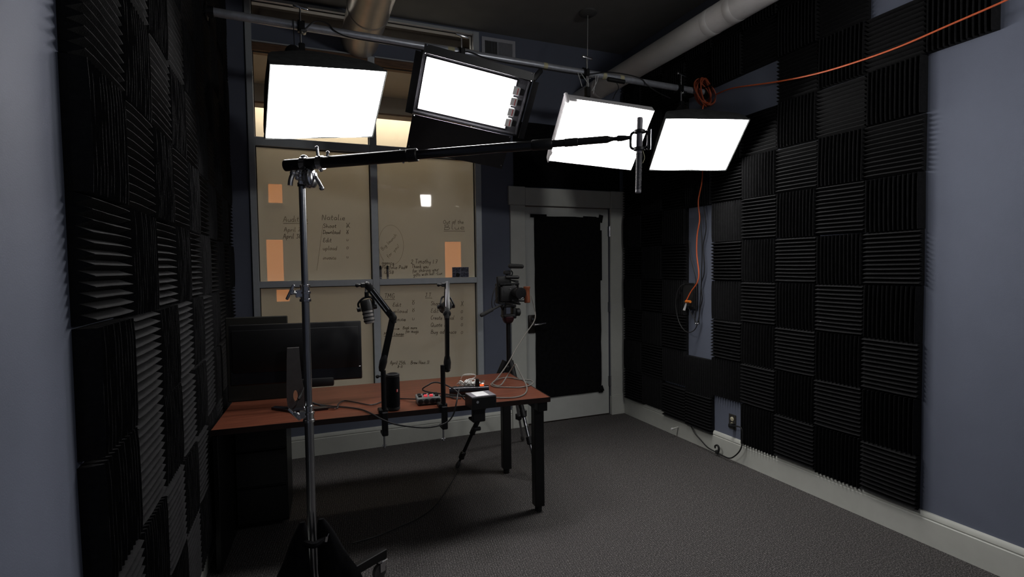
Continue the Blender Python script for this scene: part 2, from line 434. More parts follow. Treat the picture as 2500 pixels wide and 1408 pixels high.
# ------------------------------------------------------------ glazed partition
win = struct(MB().bb((WX0, YB - 0.025, WZ0), (WX0 + 0.045, YB + 0.09, 3.61), 0.002)
             .bb((WX0 + .04, YB - 0.022, WZ0), (1.53, YB + 0.088, 0.475), 0.002)
             .bb((1.527, YB - 0.025, WZ0), (WX1, YB + 0.09, 3.61), 0.002).build('window_1', 'frame_metal', org=(0, 0, 0)))
MB().bb((0.608, YB - 0.025, .474), (0.664, YB + 0.09, 3.27), 0.002).build('mullion', 'frame_metal', win)
def rail(name, x0, x1, z0, z1, mt='frame_metal', yo=0.0):
    MB().bb((x0, YB - 0.022 + yo, z0), (x1, YB + 0.088 + yo, z1), 0.002).build(name, mt, win)
for x0, x1 in ((WX0 + .045, .608), (.664, 1.527)):
    rail('rail', x0, x1, 1.379, 1.429); rail('rail', x0, x1, 2.480, 2.546)
    rail('head_rail', x0, x1, 3.205, 3.262, 'brown_wood'); rail('head_trim', x0, x1, 3.262, 3.272, 'frame_metal', -0.012)
rail('ledge', WX0, WX1, 3.437, 3.447, 'duct_metal', -0.006)
rail('clerestory_rail', WX0 + .045, 1.527, 3.585, 3.61)
def mkpane(x0, x1, z0, z1, mt, name='pane'):
    g = 0.006
    MB().bb((x0 - .002, YB + 0.012, z0 - .002), (x0 + g, YB + 0.02, z1 + .002)).bb((x1 - g, YB + 0.012, z0), (x1 + .002, YB + 0.02, z1)).bb((x0, YB + 0.012, z1 - g), (x1, YB + 0.02, z1 + .002)).build('gasket', 'gasket', win, smooth=0)
    mb = MB(); y = YB + 0.022
    mb.add([V(x0, y, z0), V(x1, y, z0), V(x1, y, z1), V(x0, y, z1)], [(0, 1, 2, 3)])
    return mb.build(name, mt, win, smooth=0)
PANES = {}
for i, (x0, x1) in enumerate(((WX0 + .045, .608), (.664, 1.527))):
    PANES[i, 0] = mkpane(x0, x1, 0.475, 1.379, 'film_glass', 'frosted_pane')
    PANES[i, 1] = mkpane(x0, x1, 1.429, 2.480, 'film_glass', 'frosted_pane')
    PANES[i, 2] = mkpane(x0, x1, 2.546, 3.205, 'clear_glass', 'clear_pane')
mkpane(WX0 + .045, 1.527, 3.447, 3.585, 'clear_glass', 'clerestory_pane')

# ------------------------------------------------------------ room seen through the glass
FY = 6.9
fb = MB(); fb.bb((-2.2, FY, 0), (4.2, FY + 0.1, 3.95)); struct(fb.build('wall_far', 'cream', org=(0, 0, 0), smooth=0))
struct(MB().bb((-2.3, YB + .14, 0), (-2.2, FY, 3.95)).build('wall_far_left', 'cream', org=(0, 0, 0), smooth=0))
struct(MB().bb((4.2, YB + .14, 0), (4.3, FY, 3.95)).build('wall_far_right', 'cream', org=(0, 0, 0), smooth=0))
struct(MB().bb((-2.2, YB + .14, -0.1), (4.2, FY, 0)).build('floor_far', 'far_floor', org=(0, 0, 0), smooth=0))
struct(MB().bb((-2.2, YB + .14, 3.62), (4.2, FY, 3.95)).build('ceiling_far', 'loft_brown', org=(0, 0, 0), smooth=0))
struct(MB().bb((-2.2, 4.95, 3.46), (4.2, 6.17, 3.62)).build('ceiling_far_soffit', 'taupe', org=(0, 0, 0), smooth=0))
struct(MB().bb((-2.2, 4.925, 3.44), (4.2, 4.95, 3.62)).build('trim_4', 'loft_brown', org=(0, 0, 0), smooth=0))
beam = tag(MB().bb((-2.2, 6.17, 3.275), (4.2, 6.33, 3.62)).build('ceiling_beam', 'taupe_dark', smooth=0), 'dark taupe ceiling beam in the room behind the glass partition', 'beam')
MB().bb((-2.2, 6.165, 3.255), (4.2, 6.335, 3.275)).build('beam_edge', 'brown_wood', beam, smooth=0)
lamp = thing('ceiling_lamp', (1.35, 6.6, 3.60), 'warm glowing ceiling lamp of the room behind the glass partition', 'lamp')
MB().bb((-.6, 6.45, 3.585), (2.1, 6.78, 3.62)).build('housing', 'lamp_base_white', lamp, smooth=0)
MB().bb((-.57, 6.48, 3.575), (2.07, 6.75, 3.585)).build('diffuser', 'far_glow', lamp, smooth=0)
ws = thing('wash_lamp', (.65, 4.86, 3.4), 'warm strip lamp above the glass in the room behind the partition', 'lamp')  # added lamp out of view, brightens the frosted panes towards their tops
MB().bb((-.2, 4.78, 3.50), (1.5, 4.91, 3.62)).build('housing', 'loft_brown', ws, smooth=0)
MB().bb((-.18, 4.80, 3.492), (1.48, 4.89, 3.50)).build('diffuser', 'far_wash', ws, smooth=0)
# added glowing slabs, not real windows, imitating sun patches on the frosted panes
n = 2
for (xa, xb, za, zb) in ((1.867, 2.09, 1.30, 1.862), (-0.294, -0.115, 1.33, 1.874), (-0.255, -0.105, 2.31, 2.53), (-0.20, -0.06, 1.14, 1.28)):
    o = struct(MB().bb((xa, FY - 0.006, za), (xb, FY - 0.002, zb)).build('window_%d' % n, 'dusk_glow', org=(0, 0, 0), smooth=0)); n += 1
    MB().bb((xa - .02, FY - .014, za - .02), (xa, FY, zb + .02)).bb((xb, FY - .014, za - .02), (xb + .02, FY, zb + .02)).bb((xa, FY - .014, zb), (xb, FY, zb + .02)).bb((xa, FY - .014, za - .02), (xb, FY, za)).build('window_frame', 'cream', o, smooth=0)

# ------------------------------------------------------------ door and casing
dr = struct(MB().bb((DX0 + .012, YB + 0.012, 0.012), (DX1 - .012, YB + 0.055, DZ1 - .008), 0.002).build('door_1', 'door_white', org=(0, 0, 0)))
for zc in (1.86, 1.098, 0.345):
    h = MB(); h.cyl((DX1 - .004, YB - .004, zc - .05), (DX1 - .004, YB - .004, zc + .05), 0.0075, n=10).bb((DX1 - .022, YB + .005, zc - .05), (DX1 + .006, YB + .0125, zc + .05))
    h.build('hinge', 'steel', dr)
lk = MB(); c = PY(1299, 791, YB)
lk.box((c.x, YB + 0.004, c.z), (0.075, 0.016, 0.175), None, 0.012, 2); plate = lk.build('lock_plate', 'lock_dark', dr)
lv = MB(); lv.cyl((c.x + .004, YB - .004, c.z), (c.x + .004, YB - .055, c.z), 0.016, n=14).tube([(c.x + .004, YB - .052, c.z), (c.x + .05, YB - .06, c.z + .002), (c.x + .12, YB - .052, c.z + .008)], [0.011, 0.008], n=10)
lv.cyl((c.x + .002, YB - .004, c.z + .05), (c.x + .002, YB - .02, c.z + .05), 0.012, n=12)
lv.build('lever', 'chrome', plate)
for nm, x0, x1 in (('trim_1', 1.862, DX0), ('trim_3', DX1, XR - .004)):
    cas = MB()
    cas.bb((x0, YB - 0.022, 0.205), (x1, YB + 0.01, DZ1), 0.003)
    cas.bb((x0 - .003, YB - 0.03, 0), (x1 + (.003 if x1 < 3 else 0), YB + 0.01, 0.19), 0.003)
    cas.bb((x0, YB - 0.027, 0.192), (x1, YB + 0.008, 0.2)).bb((x0, YB - 0.024, 0.2), (x1, YB + 0.008, 0.207))
    struct(cas.build(nm, 'trim_white', org=(0, 0, 0)))
hd = MB()
hd.bb((1.845, YB - 0.028, DZ1 + .001), (DX0, YB, 2.262), 0.003).bb((DX0 + .002, YB - 0.024, DZ1 + .001), (DX1 - .002, YB, 2.256), 0.003).bb((DX1, YB - 0.028, DZ1 + .001), (XR - .004, YB, 2.258), 0.003)
struct(hd.build('trim_2', 'trim_white', org=(0, 0, 0)))
# blackout cloth taped over the door glass
bl = MB(); rows = []
for j in range(15):
    t = j / 14; row = []
    for i in range(11):
        s = i / 10
        x = 2.118 + (2.842 - 2.118) * s; z = 0.246 + (1.998 - .246) * t
        if i in (0, 10): x += random.uniform(-.004, .004)
        if j == 14: z += random.uniform(-.004, .004)
        row.append(V(x, YB + 0.004 - 0.003 * abs(math.sin(s * 7 + t * 3)), z))
    rows.append(row)
bl.grid(rows); bl.grid([[p + V(0, .005, 0) for p in r] for r in rows])
cloth = tag(bl.build('blackout_cloth', 'black_cloth'), 'black blackout cloth taped over the glass of the white door', 'cloth')
for (x, z, w, h, a) in ((2.845, 1.985, .045, .075, .2), (2.16, 1.998, .17, .03, 0), (2.72, 1.992, .15, .025, .02), (2.846, .275, .04, .06, -.35), (2.835, .25, .05, .03, 0), (2.845, 1.62, .02, .5, 0)):
    MB().box((x, YB + 0.0, z), (w, 0.003, h), Matrix.Rotation(a, 3, 'Y')).build('tape_strip', 'black_cloth', cloth, smooth=0)
# black sheet above the door header
bl = MB(); rows = []
for j in range(9):
    t = j / 8
    rows.append([V(1.905 + (3.06 - 1.905) * i / 14, YB - 0.012 + 0.006 * math.sin(i * 1.3 + t), 2.264 + (2.86 - 2.264) * t) for i in range(15)])
bl.grid(rows); bl.grid([[p + V(0, .006, 0) for p in r] for r in rows])
tag(bl.build('black_sheet', 'black_cloth'), 'black fabric sheet on the wall directly above the white door header', 'cloth')

# ------------------------------------------------------------ ducts, vent, ceiling canopy
du = thing('metal_duct', (0.55, 2.5, 3.24), 'bare metal round duct running along the ceiling into the glass partition', 'duct')
MB().cyl((0.55, YF + .01, 3.39), (0.55, YB - .001, 3.39), 0.148, n=40, cap=False).build('duct_pipe', 'duct_metal', du)
for y in (-0.4, 1.1, 2.55, 4.0): MB().lathe([(0.1485, -.02), (0.153, -.012), (0.153, .012), (0.1485, .02)], (0.55, y, 3.39), (0, 1, 0), 40).build('seam_ring', 'duct_metal', du)
dw = thing('white_duct', (2.61, 2.5, 3.04), 'white painted round duct running along the ceiling above the foam wall', 'duct')
MB().cyl((2.61, YF + .01, 3.125), (2.61, YB - .001, 3.125), 0.088, n=36, cap=False).build('duct_pipe', 'duct_white', dw)
for y in (0.9, 2.60, 2.80, 4.2): MB().lathe([(0.0882, -.03), (0.0893, -.028), (0.0893, .028), (0.0882, .03)], (2.61, y, 3.125), (0, 1, 0), 36).build('seam_ring', 'duct_white', dw)
vt = thing('wall_vent', (1.775, YB, 3.40), 'pale metal air vent grille high on the wall right of the glass', 'vent')
x0, x1, z0, z1 = 1.612, 1.937, 3.395, 3.585
MB().bb((x0, YB - .012, z0), (x0 + .028, YB, z1)).bb((x1 - .028, YB - .012, z0), (x1, YB, z1)).bb((x0 + .028, YB - .012, z1 - .03), (x1 - .028, YB, z1)).bb((x0 + .028, YB - .012, z0), (x1 - .028, YB, z0 + .025)).build('vent_frame', 'vent_grey', vt, smooth=0)
MB().bb((x0 + .028, YB - .002, z0 + .025), (x1 - .028, YB, z1 - .03)).build('vent_back', 'gasket', vt, smooth=0)
ns = 26
for i in range(ns):
    x = x0 + .032 + (x1 - x0 - .064) * i / (ns - 1)
    ang = 0.9 if i > ns // 2 - 2 else -0.3
    MB().box((x, YB - .006, (z0 + z1) / 2 - .003), (0.0022 if i <= ns // 2 - 2 else 0.004, 0.008, z1 - z0 - .055), rotz(ang)).build('slat', 'vent_slat', vt, smooth=0)
MB().bb((x0 + .15, YB - .011, z0 + .025), (x0 + .156, YB - .002, z1 - .03)).build('mullion', 'vent_grey', vt, smooth=0)
cn = PZ(1435, 30, ZC)
cp = thing('ceiling_canopy', (cn.x, cn.y, ZC - .03), 'dark round ceiling canopy with a thin steel wire hanging from it', 'canopy')
MB().lathe([(0.02, -.03), (0.05, -.028), (0.075, -.012), (0.078, 0)], (cn.x, cn.y, ZC), (0, 0, 1), 28).build('canopy_plate', 'canopy_grey', cp)
# ============================================================ overhead pipe and lights
PYY = 3.4
def pz(x): return 2.953 - 0.0158 * (x + 0.356)
pp = thing('overhead_pipe', (1.3, PYY, 2.90), 'long grey steel pipe spanning the room below the ceiling', 'pipe')
MB().cyl((XL + .02, PYY, pz(XL)), (XR - .02, PYY, pz(XR)), 0.0235, n=28).build('pipe_tube', 'pipe_metal', pp)
for x, s in ((XL + .053, 1), (XR - .002, -1)):
    MB().lathe([(0.05, 0), (0.05, .008), (0.032, .012), (0.030, .04)], (x, PYY, pz(x)), (s, 0, 0), 24).build('flange', 'black_metal', pp)
def pipe_x(px):     # x where the picture column px meets the pipe
    a, b = XL, XR
    for _ in range(40):
        mdl = (a + b) / 2
        d = V(mdl, PYY, pz(mdl)) - CAM
        u = W_PX / 2 + F_PX * d.dot(CR) / d.dot(CF)
        if u < px: a = mdl
        else: b = mdl
    return a
for px, w in ((1100, .045), (1330, .03), (1474, .03), (1516, .035)):
    x = pipe_x(px)
    MB().lathe([(0.0238, -w / 2), (0.0247, -w / 2), (0.0247, w / 2), (0.0238, w / 2)], (x, PYY, pz(x)), (1, 0, -.0158), 24).build('tape_band', 'tape', pp)
w0 = V(pipe_x(1434), PYY, pz(pipe_x(1434)) + .022)
MB().tube([(cn.x, cn.y, ZC - .02), ((cn.x + w0.x) / 2, (cn.y + w0.y) / 2, (ZC + w0.z) / 2), tuple(w0)], 0.0026, n=6, sm=4).build('wire', 'cable_white', cp)

def clamp(px, label):
    x = pipe_x(px); z = pz(x); t = thing('pipe_clamp', (x, PYY, z - .06), label, 'clamp', None)
    b = MB(); b.lathe([(0.0245, -.02), (0.034, -.02), (0.034, .02), (0.0245, .02)], (x, PYY, z), (1, 0, -.0158), 20)
    b.box((x, PYY - .036, z - .012), (0.03, .022, .05), None, .004).box((x, PYY + .034, z - .01), (.03, .02, .04), None, .004); b.build('jaw', 'black_metal', t)
    MB().cyl((x - .004, PYY - .034, z - .13), (x - .004, PYY - .034, z + .09), 0.0055, n=10).build('stud', 'chrome', t)
    MB().box((x, PYY - .034, z + .095), (0.085, .018, .02), Matrix.Rotation(.15, 3, 'Y'), .006, 2).build('t_handle', 'chrome', t)
    MB().cyl((x + .014, PYY - .05, z - .045), (x + .014, PYY - .02, z - .045), .012, n=10).box((x + .014, PYY - .056, z - .045), (.036, .01, .012), None, .003).build('wing_screw', 'steel', t)
    return V(x, PYY - .034, z - .13)

def softbox(name, label, cat, c, ex, n, w, h, depth, px, skirt, curl=0, skin='softbox_cloth', clamp_label=''):
    c, ex, n = Vector(c), Vector(ex).normalized(), Vector(n).normalized()
    n = (n - ex * n.dot(ex)).normalized(); ey = n.cross(ex)
    t = thing(name, c - n * depth - V(0, 0, .1), label, cat, 'photo lights on the overhead pipe')
    def P(u, v, d): return c + ex * u + ey * v - n * d
    # glowing front cloth, slightly bowed, with loose edges
    rows = []; NU, NV = 16, 12
    for j in range(NV + 1):
        row = []
        for i in range(NU + 1):
            s, q = i / NU, j / NV
            u, v = (s - .5) * w, (q - .5) * h
            sag = 0.012 * math.sin(s * math.pi)
            if j == 0: v -= 0.006 * math.sin(s * 9) * math.sin(s * math.pi)
            v -= (-1 if q > .5 else 1) * sag * (2 * abs(q - .5)) ** 2 * 0.5
            row.append(P(u, v, -0.012 * math.sin(s * math.pi) * math.sin(q * math.pi)))
        rows.append(row)
    MB().grid(rows).build('diffuser', 'diffuser', t)
    # bowed fabric shell closing towards the speed ring
    K = 9; per = []
    for a in range(32):
        th = 2 * math.pi * a / 32
        cx, sy = math.cos(th), math.sin(th); mm = max(abs(cx), abs(sy))
        per.append((cx / mm, sy / mm, cx, sy))
    rings = []
    for k in range(K + 1):
        q = k / K; f = math.sqrt(max(0, 1 - q * q)) * (1 - .12 * q)
        f = max(f, 0.15)
        d = depth * q
        mixr = q ** 2
        rings.append([P((a * (1 - mixr) + cc * mixr) * (w / 2 + .004) * f, (b * (1 - mixr) + ss * mixr) * (h / 2 + .004) * f, d + .004) for a, b, cc, ss in per])
    mb = MB()
    mb.add([p for r in rings for p in r], [(k * 32 + i, k * 32 + (i + 1) % 32, (k + 1) * 32 + (i + 1) % 32, (k + 1) * 32 + i) for k in range(K) for i in range(32)])
    mb.build('shell', skin, t)
    # edge band around the diffuser
    mb = MB()
    for (a0, b0, a1, b1) in ((-1, 1, 1, 1), (1, 1, 1, -1), (1, -1, -1, -1), (-1, -1, -1, 1)):
        pts = []
        for i in range(9):
            s = i / 8
            u = (a0 + (a1 - a0) * s) * (w / 2 + .006); v = (b0 + (b1 - b0) * s) * (h / 2 + .006)
            pts.append((u, v))
        mb.grid([[P(u, v, -.004) for u, v in pts], [P(u * 1.006, v * 1.006, skirt) for u, v in pts]])
    mb.build('edge_band', 'white_cloth' if skirt > .03 else skin, t)
    ap = c - n * (depth + .004)
    MB().lathe([(0.035, 0), (0.06, .005), (0.06, .03), (0.045, .035), (0.042, .13), (0.03, .14)], ap + n * .02, -n, 24).build('lamp_head', 'black_plastic', t)
    if curl:
        q0 = P(-w / 2, h / 2, 0)
        MB().lathe([(0.004, -.03), (0.012, -.026), (0.016, 0), (0.011, .03), (0.003, .036)], q0 + V(-.002, 0, .006), ex * .3 + V(0, 0, -1), 14).lathe([(0.008, 0), (0.017, .02), (0.012, .06), (0.002, .08)], q0 + V(0.004, .004, .004), ex - ey * .1, 14).build('loose_corner', 'white_cloth', t)
        q1 = P(-w / 2, -h / 2 + .05, .02)
        MB().lathe([(0.004, -.08), (0.018, -.05), (0.022, 0), (0.014, .06), (0.003, .075)], q1, ey, 12).build('loose_corner', 'white_cloth', t)
    top = clamp(px, clamp_label)
    mid = ap - n * .07
    MB().box((top.x, top.y, top.z - .02), (.035, .035, .075), None, .005).tube([tuple(top - V(0, 0, .03)), tuple((top + mid) / 2 + V(0, .01, -.02)), tuple(mid)], 0.013, n=10, sm=5).build('bracket', 'black_metal', t)
    return t
softbox('softbox', 'rectangular softbox with a black shell hanging nearest the glass partition\'s left post', 'softbox', (.188, 3.034, 2.401), (.947, .281, .157), (.305, -.629, -.715), .60, .41, .42, 735, .012, clamp_label='black pipe clamp with chrome bar handle holding the black shelled softbox')
softbox('softbox', 'rectangular softbox with a white cloth skirt and loose corner, behind the boom microphone', 'softbox', (1.911, 3.067, 2.381), (.988, -.136, -.072), (-.15, -.748, -.647), .60, .4286, .33, 1428, .05, 1, clamp_label='black pipe clamp with dangling wires above the white skirted softbox')
softbox('softbox', 'rectangular softbox hanging beside the foam wall, under the orange cord coil', 'softbox', (2.685, 3.022, 2.364), (.952, -.308, -.003), (-.20, -.613, -.764), .58, .43, .33, 1657, .008, clamp_label='chrome handled pipe clamp at the pipe end beside the orange cord coil')

# ------------------------------------------------------------ fluorescent bank with barn doors
c = V(1.026, 3.182, 2.581); ex = V(.985, -.083, -.153).normalized(); n = V(-.146, -.874, -.464); n = (n - ex * n.dot(ex)).normalized(); ey = n.cross(ex)
B = basis(ex, ey, n)
fl = thing('fluorescent_bank', c - V(0, 0, .3), 'black four-lamp fluorescent light bank with open barn doors on the pipe', 'studio light', 'photo lights on the overhead pipe')
def FP(u, v, d): return c + ex * u + ey * v + n * d
mb = MB()
mb.box(FP(.035, 0, -.085), (.70, .36, .012), B)
for u, v, w_, h_ in ((-.31, 0, .012, .36), (.38, 0, .012, .36), (.035, .175, .70, .012), (.035, -.175, .70, .012)): mb.box(FP(u, v, -.062), (w_, h_, .06), B, .002)
mb.build('housing', 'black_cloth', fl)
MB().box(FP(.01, 0, -.07), (.58, .31, .006), B).build('reflector', 'silver_lining', fl, smooth=0)
for k in range(4):
    lm = MB()
    for q in (-.5, .5):
        v = (.0985 - k * .0657) + q * .031
        lm.cyl(FP(-.262, v, -.012), FP(.262, v, -.012), .0152, n=12)
    lm.cyl(FP(-.25, .0985 - k * .0657 - .0155, -.012), FP(-.25, .0985 - k * .0657 + .0155, -.012), .008, n=8)
    lamp_o = lm.build('lamp_tube', 'tube_glow', fl)
    v = .0985 - k * .0657
    MB().box(FP(.291, v, -.006), (.05, .052, .036), B, .005).build('lamp_base', 'lamp_base_white', lamp_o)
    MB().box(FP(.300, v, .0125), (.004, .04, .002), B).build('red_mark', 'red_print', lamp_o, smooth=0)
    MB().box(FP(.332, v, -.02), (.03, .036, .04), B, .004).build('lamp_socket', 'black_plastic', lamp_o)
def door_flap(u0, u1, v0, hinge_v, length, ang, name='barn_door'):
    d = (ey * -math.cos(ang) + n * math.sin(ang)) if v0 < 0 else (ey * math.cos(ang) + n * math.sin(ang))
    a, b = FP(u0, hinge_v, .01), FP(u1, hinge_v, .01)
    nn = ex.cross(d)
    q = MB(); q.prism([a, b, b + d * length - ex * .0, a + d * length], nn * .004)
    o = q.build(name, 'black_metal', fl, smooth=0)
    for (s, e) in ((.015, .03), (.985, .03), (.02, .9), (.98, .9)):
        p0 = a + (b - a) * s + d * length * e
        MB().ball(p0 + n * .004, .005, 8).build('rivet', 'chrome', o)
door_flap(-.31, .335, -1, -.18, .23, -.12)
door_flap(-.31, .38, 1, .18, .05, -.3)
for u, s in ((-.312, -1), (.382, 1)):
    d = (ex * s - n * .35).normalized()
    a, b = FP(u, -.18, .01), FP(u, .18, .01)
    MB().prism([a, b, b + d * .045, a + d * .045], n * -.004).build('barn_door', 'black_metal', fl, smooth=0)
top = clamp(1125, 'black pipe clamp with small chrome screws holding the fluorescent bank')
MB().box((top.x, top.y, top.z), (.04, .04, .06), None, .005).tube([tuple(top), tuple((top + FP(.03, .06, -.12)) / 2 + V(0, .03, 0)), tuple(FP(.03, .06, -.10))], .014, n=10).box(FP(.03, .05, -.1), (.12, .12, .03), B, .004).build('bracket', 'black_metal', fl)

# cables strung along the pipe
def pp_pt(px, dz=0.0, dy=-.03): x = pipe_x(px); return (x, PYY + dy, pz(x) + dz)
cb = thing('pipe_cable', pp_pt(1200, -.1), 'thin black power cable winding along the overhead pipe', 'cable')
MB().tube([pp_pt(742, -.03), pp_pt(770, .03), pp_pt(800, .028), pp_pt(815, -.005), pp_pt(850, -.03), pp_pt(930, -.032), pp_pt(1000, -.034), pp_pt(1035, -.036), pp_pt(1060, -.03), pp_pt(1095, -.026), pp_pt(1140, 0.0), pp_pt(1180, -.022), pp_pt(1230, -.03), pp_pt(1300, -.03), pp_pt(1340, -.032), pp_pt(1400, -.03), pp_pt(1440, -.012), pp_pt(1480, .02), pp_pt(1530, .024), pp_pt(1560, .01), pp_pt(1575, -.03), pp_pt(1600, -.07), pp_pt(1630, -.1)], .0042, n=6).build('cord', 'cable_black', cb)
a = V(*pp_pt(1300, -.05, -.05))
MB().box(a + V(.01, 0, -.04), (.035, .03, .1), Matrix.Rotation(.7, 3, 'Y'), .008, 2).build('plug', 'black_plastic', cb)
MB().tube([pp_pt(1310, -.03), tuple(a + V(.05, 0, .0)), tuple(a + V(.03, 0, -.02))], .004, n=6).build('plug_lead', 'cable_black', cb)
a = V(*pp_pt(1496, -.03, -.03))
ad = thing('inline_adapter', a - V(0, 0, .1), 'black inline adapter taped under the overhead pipe', 'adapter')
MB().cyl(a + V(-.06, 0, .0), a + V(.08, 0, -.004), .016, n=14).build('adapter_body', 'black_plastic', ad)
MB().tube([tuple(a), tuple(a + V(.03, 0, -.05)), tuple(a + V(.0, 0, -.1)), tuple(a + V(-.02, 0, -.14))], .003, n=6).build('lead', 'cable_black', ad)
dg = thing('dangling_wires', pp_pt(1430, -.17, -.04), 'short loose pale wires dangling from the pipe above the white skirted softbox', 'wire')
for px, e, k in ((1404, .10, .03), (1412, .08, .06), (1428, .12, .0), (1448, .14, -.03), (1454, .12, -.06)):
    p = V(*pp_pt(px, -.02, -.036)); MB().tube([tuple(p), tuple(p + V(k * .3, -.01, -e * .4)), tuple(p + V(k, -.01, -e))], .0028, n=6).build('wire', 'cable_white', dg)
# softbox hanging cord
p = V(*pp_pt(716, 0, -.03))
tag(MB().tube([tuple(p + V(0, 0, .02)), tuple(p + V(.004, 0, -.2)), tuple(p + V(.012, -.03, -.40))], .003, n=6).build('lamp_cord', 'cable_black'), 'thin black cord dropping from the pipe behind the black shelled softbox', 'cable')

# ------------------------------------------------------------ orange extension cord
cx = V(pipe_x(1708) , PYY - .06, pz(3.0) - .012)
oc = thing('coiled_cable', cx - V(0, 0, .15), 'coiled orange cable hung on the pipe, running off along the foam wall', 'cable')
mb = MB()
for k in range(9):
    rx, rz = .068 + random.uniform(-.014, .014), .108 + random.uniform(-.012, .012)
    tilt = -.62 + random.uniform(-.16, .16); oy = (k - 2.5) * .009; ox = random.uniform(-.012, .012)
    pts = []
    for i in range(17):
        a = 2 * math.pi * i / 16
        x, z = rx * math.cos(a), rz * math.sin(a)
        pts.append(cx + V(ox + x * math.cos(tilt) + z * math.sin(tilt) * .8, oy + .014 * math.sin(a * 2 + k), -x * math.sin(tilt) + z * math.cos(tilt) - .01))
    mb.tube(pts, .0056, n=6, sm=3)
mb.tube([cx + V(.03, -.02, .05), cx + V(.08, -.02, .09), cx + V(.12, -.02, .06), cx + V(.125, -.02, -.02), cx + V(.09, -.02, -.05)], .0045, n=6)
mb.build('coil', 'cord_orange_dull', oc)
run = [cx + V(.08, -.03, -.03), PX(1790, 215, 3.02), PX(1900, 199, 2.99), PX(2000, 178, 2.97), PX(2100, 148, 2.95), PX(2200, 112, 2.94), PX(2320, 60, 2.93), PX(2440, 8, 2.92), PX(2520, -30, 2.91)]
MB().tube(run, .0048, n=8).build('cord_run', 'cord_orange', oc)
drop = [cx + V(.0, -.03, -.1), PX(1716, 262, 3.04), PX(1714, 330, 3.05), PX(1715, 430, 3.05), PX(1705, 490, 3.05), PX(1708, 535, 3.05), PX(1702, 575, 3.05), PX(1701, 620, 3.045), PX(1706, 665, 3.04), PX(1702, 690, 3.035), PX(1687, 712, 3.03), PX(1675, 735, 3.02)]
od = thing('hanging_cable', drop[-1] - V(0, 0, .1), 'orange cord hanging down the bare wall strip to a black wall box', 'cord')
MB().tube(drop, .0050, n=8).build('cord_run', 'cord_orange', od)
e = drop[-1]
MB().cyl(e + V(0, -.0, -.004), e + V(-.012, -.065, .0), .013, .011, n=12).build('plug', 'orange_plastic', od)
MB().cyl(e, e + V(0, .03, -.004), .009, n=10).build('prong_end', 'steel', od)
MB().prism([e + V(0, 0.005, -.01), e + V(0, -.01, -.012), e + V(0, .012, -.08), e + V(0, .04, -.078)], (.002, 0, 0)).build('paper_tag', 'paper_white', od, smooth=0)
# ============================================================ things on the right wall
a, b = PX(1671, 690, XR - .02), PX(1701, 755, XR - .02)
bx = thing('wall_box', (XR, (a.y + b.y) / 2, b.z), 'black plastic box mounted on the bare wall strip behind the orange plug', 'box')
MB().bb((XR - .045, min(a.y, b.y), min(a.z, b.z)), (XR - .001, max(a.y, b.y), max(a.z, b.z)), .006).build('box_body', 'black_plastic', bx)
MB().bb((XR - .049, min(a.y, b.y) + .012, min(a.z, b.z) + .02), (XR - .0455, max(a.y, b.y) - .012, max(a.z, b.z) - .02), .001).build('cover', 'black_rubber', bx)
def wpt(px, py, off=.03): return tuple(PX(px, py, XR - off))
hc = thing('hanging_cables', PX(1705, 790, XR - .03), 'tangle of thin black cables hanging down the bare wall strip', 'cable')
MB().tube([wpt(1718, 500), wpt(1724, 555), wpt(1717, 600), wpt(1720, 640), wpt(1719, 668), wpt(1712, 695), wpt(1714, 730), wpt(1709, 755), wpt(1706, 790, .04)], .0042, n=6).build('cable', 'cable_black', hc)
MB().tube([wpt(1710, 520), wpt(1714, 600), wpt(1713, 660), wpt(1712, 700), wpt(1708, 750), wpt(1705, 780, .045), wpt(1697, 803, .06), wpt(1682, 811, .09), wpt(1668, 803, .095), wpt(1656, 780, .095), wpt(1650, 745, .095), wpt(1653, 715, .09), wpt(1662, 698, .075), wpt(1672, 693, .05)], .0042, n=6).build('cable', 'cable_black', hc)
MB().tube([wpt(1682, 590, .02), wpt(1684, 620, .025), wpt(1692, 650, .03), wpt(1699, 683, .04), wpt(1701, 740, .05), wpt(1698, 765, .05), wpt(1697, 785, .05), wpt(1700, 791, .05)], .0042, n=6).build('cable', 'cable_black', hc)
MB().tube([wpt(1680, 750, .06), wpt(1690, 770, .05), wpt(1700, 785, .045), wpt(1707, 790, .045), wpt(1706, 776, .04)], .0035, n=6).build('cable', 'cable_black', hc)
for px in (1699, 1704): MB().ball(PX(px, 790, XR - .055), .008, 10).build('connector', 'chrome', hc)
# outlet
c = PX(1789, 1029, XR)
ot = thing('wall_outlet', (XR, c.y, c.z - .06), 'dark wall outlet with ivory sockets low on the foam wall', 'outlet')
MB().bb((XR - .006, c.y - .036, c.z - .058), (XR - .0005, c.y + .036, c.z + .058), .002).build('cover_plate', 'outlet_dark', ot)
for dz in (-.022, .022):
    s = MB().lathe([(0.017, 0), (0.017, .003), (0.015, .004)], (XR - .006, c.y, c.z + dz), (-1, 0, 0), 18).build('socket', 'ivory', ot)
    for dy in (-.006, .006): MB().box((XR - .0105, c.y + dy, c.z + dz), (.001, .002, .008)).build('slot', 'gasket', s, smooth=0)
fc = thing('power_cable', PX(1750, 1118, XR - .05), 'black power cord looping from the wall outlet over the baseboard', 'cord')
MB().box((XR - .03, c.y - .018, c.z - .02), (.045, .03, .03), None, .006, 2).build('plug', 'black_plastic', fc)
def bpt(px, py, off=.04):
    p = PX(px, py, XR - off); p.z = max(p.z, .006); return tuple(p)
